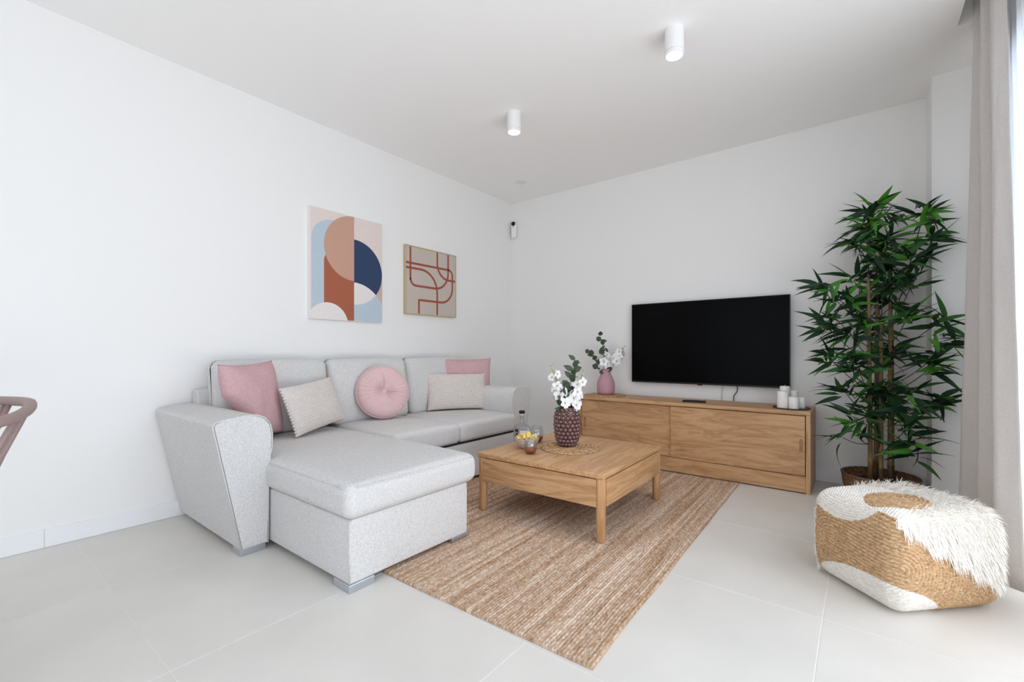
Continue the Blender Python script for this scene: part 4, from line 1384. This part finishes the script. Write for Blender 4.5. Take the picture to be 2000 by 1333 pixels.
# local -x face looks to the lower left of the picture, local -y face to the lower right
def pouf_shape(p, hs):
    u, v, w_ = p.x / hs[0], p.y / hs[1], p.z / hs[2]
    k = 0.020 * (1 - w_ * w_)
    p = p + Vector((k * u * (1 - v * v * .6), k * v * (1 - u * u * .6), 0))
    low = max(0.0, -w_)
    p = p + Vector((-0.012 * u * low ** 3, -0.012 * v * low ** 3, 0))
    if w_ > 0: p = p + Vector((0, 0, 0.016 * w_ ** 3 * (1 - u ** 4) * (1 - v ** 4)))
    return p
bm = softbox(-phx, phx, -phy, phy, 0.0, phz, PR, 130, 22, pouf_shape)
bm.normal_update()
bmesh.ops.recalc_face_normals(bm, faces=bm.faces)
zl = bm.verts.layers.float.new('zone')
def pouf_zone(p):
    """returns (zone, row distance): zone 1 = cream cotton, 0 = jute"""
    x, y, z = p
    zn = z / phz
    s = -(y) if x < -phx + 0.06 and abs(x + phx) < abs(y + phy) else (x + phx + phy)   # unwrapped: left face -phy..phy, then right face
    if z > phz - 0.012 and (abs(x) < phx - 0.02 and abs(y) < phy - 0.02):
        # top
        d = math.hypot(x + 0.06, (y + 0.02) * 1.1)
        el = ((x + 0.085) / 0.115) ** 2 + ((y + 0.060) / 0.085) ** 2
        if el < 1: return 0.0, d
        return 1.0, math.hypot(x + 0.30, y - 0.30)
    # faces
    if x <= -phx + 0.08 or y <= -phy + 0.08:
        s = (-y) if (x + phx) < (y + phy) else (x + phx + phy)
        if s > phy and z > phz - 0.045 - 0.205 * min(1.0, max(0, (x + phx - 0.02) / (1.55 * phx))): return 1.0, z
        # cream crescent at the bottom, around the near corner
        e1 = ((s - 0.10) / 0.27) ** 2 + ((zn + 0.03) / 0.36) ** 2
        e2 = ((s + 0.055) / 0.155) ** 2 + ((zn - 1.03) / 0.26) ** 2
        if e1 < 1: return 1.0, math.hypot((s - 0.10) * 0.7, z - 0.13)
        if e2 < 1 and s < 0.12: return 1.0, math.hypot((s + 0.06) * 0.8, z - 0.55)
        if s < -phy + 0.028: return 1.0, s
        sc0 = min(max(s, -0.09), 0.20)
        return 0.0, math.hypot(s - sc0, (z - 0.20) * 1.0 + 0.12 * max(0, s) )
    return (1.0 if z > 0.16 else 0.0), z
pitch = 0.0132
for v in bm.verts:
    zc, d = pouf_zone(v.co)
    v[zl] = zc
    pt = pitch if zc < 0.5 else pitch * 0.72
    rel = abs(math.sin(PI * d / pt)) ** 0.8
    tw = 0.25 * noise.noise(v.co * 160)
    v.co += v.normal * (0.0068 if zc < .5 else 0.0036) * (rel + tw - 0.5)
    if v.co.z < 0.0: v.co.z = 0.0
obj('braided_cover', bm, POUF, PF, smooth=True, local=True)

# fringe: strands over the top right and down the right hand face
fr = bmesh.new()
rnd = random.Random(23)
def strand(p, n, L_, droop):
    side = n.cross(Vector((rnd.uniform(-1, 1), rnd.uniform(-1, 1), rnd.uniform(-.4, .4)))).normalized()
    w_ = rnd.uniform(0.0012, 0.0028)
    flow = (n * 0.75 + droop + Vector((rnd.uniform(-.5, .5), rnd.uniform(-.5, .5), rnd.uniform(-.35, .25)))).normalized()
    prev = None
    q = p.copy(); dirv = flow.copy()
    for i in range(4):
        t = i / 3
        wq = w_ * (1 - 0.75 * t)
        a, b = fr.verts.new(q + side * wq), fr.verts.new(q - side * wq)
        if prev: fr.faces.new((prev[0], prev[1], b, a))
        prev = (a, b)
        dirv = (dirv + Vector((0, 0, -0.30)) + droop * 0.2).normalized()
        q = q + dirv * L_ / 3
def rnd_in(h, t):
    """inset of a rounded edge at coordinate t for half size h"""
    e = abs(t) - (h - PR)
    return PR - math.sqrt(max(0.0, PR * PR - e * e)) if e > 0 else 0.0
cnt = 0
while cnt < 6400:
    if rnd.random() < 0.50:
        x, y = rnd.uniform(-phx, phx) * 0.985, rnd.uniform(-phy, phy) * 0.985
        if x < -0.04 + 0.05 * math.sin(y * 22) and not (y < -0.12 and x > -0.13): continue
        if ((x + 0.085) / 0.108) ** 2 + ((y + 0.060) / 0.08) ** 2 < 1: continue
        ex, ey = max(0, abs(x) - (phx - PR)), max(0, abs(y) - (phy - PR))
        e2 = ex * ex + ey * ey
        if e2 > (PR * 0.97) ** 2: continue
        z = phz - (PR - math.sqrt(PR * PR - e2)) + 0.013 * (1 - (x / phx) ** 4) * (1 - (y / phy) ** 4)
        nv = Vector((math.copysign(ex, x), math.copysign(ey, y), math.sqrt(PR * PR - e2))).normalized()
        strand(Vector((x, y, z)), nv, rnd.uniform(0.022, 0.042), Vector((0.15, -0.55, 0)))
    else:
        x = rnd.uniform(-phx + 0.03, phx)
        z = rnd.uniform(0.09, phz - 0.01)
        lim = phz - 0.05 - 0.205 * min(1.0, max(0, (x + phx - 0.02) / (1.55 * phx))) + 0.012 * math.sin(x * 70)
        if z < lim: continue
        ez = max(0.0, z - (phz - PR)); ex = max(0.0, abs(x) - (phx - PR))
        e2 = ez * ez + ex * ex
        if e2 > (PR * 0.98) ** 2: continue
        zz = (z / phz - 0.5) * 2
        y = -phy + (PR - math.sqrt(PR * PR - e2)) - 0.020 * (1 - zz * zz) * (1 - (x / phx) ** 2 * .6) - 0.001
        nv = Vector((math.copysign(ex, x), -math.sqrt(PR * PR - e2), ez + 0.012)).normalized()
        strand(Vector((x, y, z)), nv, rnd.uniform(0.026, 0.048), Vector((0, -0.10, -0.75)))
    cnt += 1
for i in range(500):      # loose cut ends along the left hand vertical seam
    z = rnd.choice((rnd.uniform(0.015, 0.10), rnd.uniform(0.26, phz - 0.05), rnd.uniform(0.015, phz - 0.05)))
    a = rnd.gauss(0, 0.18) + PI * 0.75
    zz = (z / phz - 0.5) * 2
    cr_ = PR * (1.0 if 0.08 < z < phz - 0.08 else 0.9) + 0.010 * (1 - zz * zz)
    p = Vector((-phx + PR + cr_ * math.cos(a), phy - PR + cr_ * math.sin(a), z))
    strand(p, Vector((math.cos(a), math.sin(a), 0)), rnd.uniform(0.010, 0.020), Vector((0, 0, -0.5)))
finish(fr, True)
me = bpy.data.meshes.new('fringe'); fr.to_mesh(me); fr.free(); me.materials.append(FRINGE)
o = bpy.data.objects.new('fringe', me); COL.objects.link(o); o.parent = PF; o['kind'] = 'stuff'; o['label'] = 'shaggy white cotton fringe'

# ================================================================== DINING CHAIR (edge of the picture)
CHC = Vector((0.985, -4.120, 0))
D = thing('dining_chair', 'mauve brown chair with curved rail and splayed slats', 'chair', CHC)
RR, RZ = 0.335, 0.778
bm = bmesh.new()
pts = []
for i in range(49):
    a = math.radians(-35 + 250 * i / 48)
    pts.append((RR * math.cos(a), RR * math.sin(a), RZ - 0.10 * max(0, -math.sin(a)) - 0.05 * max(0, math.cos(a))))
tube(bm, pts, 0.0155, 12)
obj('back_rail', bm, CHAIRM, D, smooth=True, local=True)
bm = bmesh.new(); lathe(bm, [(0.05, 0.435), (0.215, 0.432), (0.228, 0.440), (0.226, 0.452), (0.20, 0.455), (0.05, 0.446)], 48); obj('seat', bm, CHAIRM, D, smooth=True, local=True)
for i in range(7):
    a = math.radians(8 + 164 * i / 6)
    for da in (-0.028, 0.028):
        bm = bmesh.new()
        tube(bm, [(RR * math.cos(a + da), RR * math.sin(a + da), RZ - 0.004 - 0.05 * max(0, math.cos(a + da))), (0.275 * math.cos(a + da * .8), 0.275 * math.sin(a + da * .8), 0.62), (0.215 * math.cos(a + da * .5), 0.215 * math.sin(a + da * .5), 0.445)], 0.0078, 8)
        obj('slat', bm, CHAIRM, D, smooth=True, local=True)
for (sx, sy) in ((1, 1), (-1, 1), (1, -1), (-1, -1)):
    bm = bmesh.new(); tube(bm, [(0.15 * sx, 0.15 * sy, 0.436), (0.22 * sx, 0.22 * sy, 0.0)], [0.017, 0.012], 10)
    obj('leg', bm, CHAIRM, D, smooth=True, local=True)
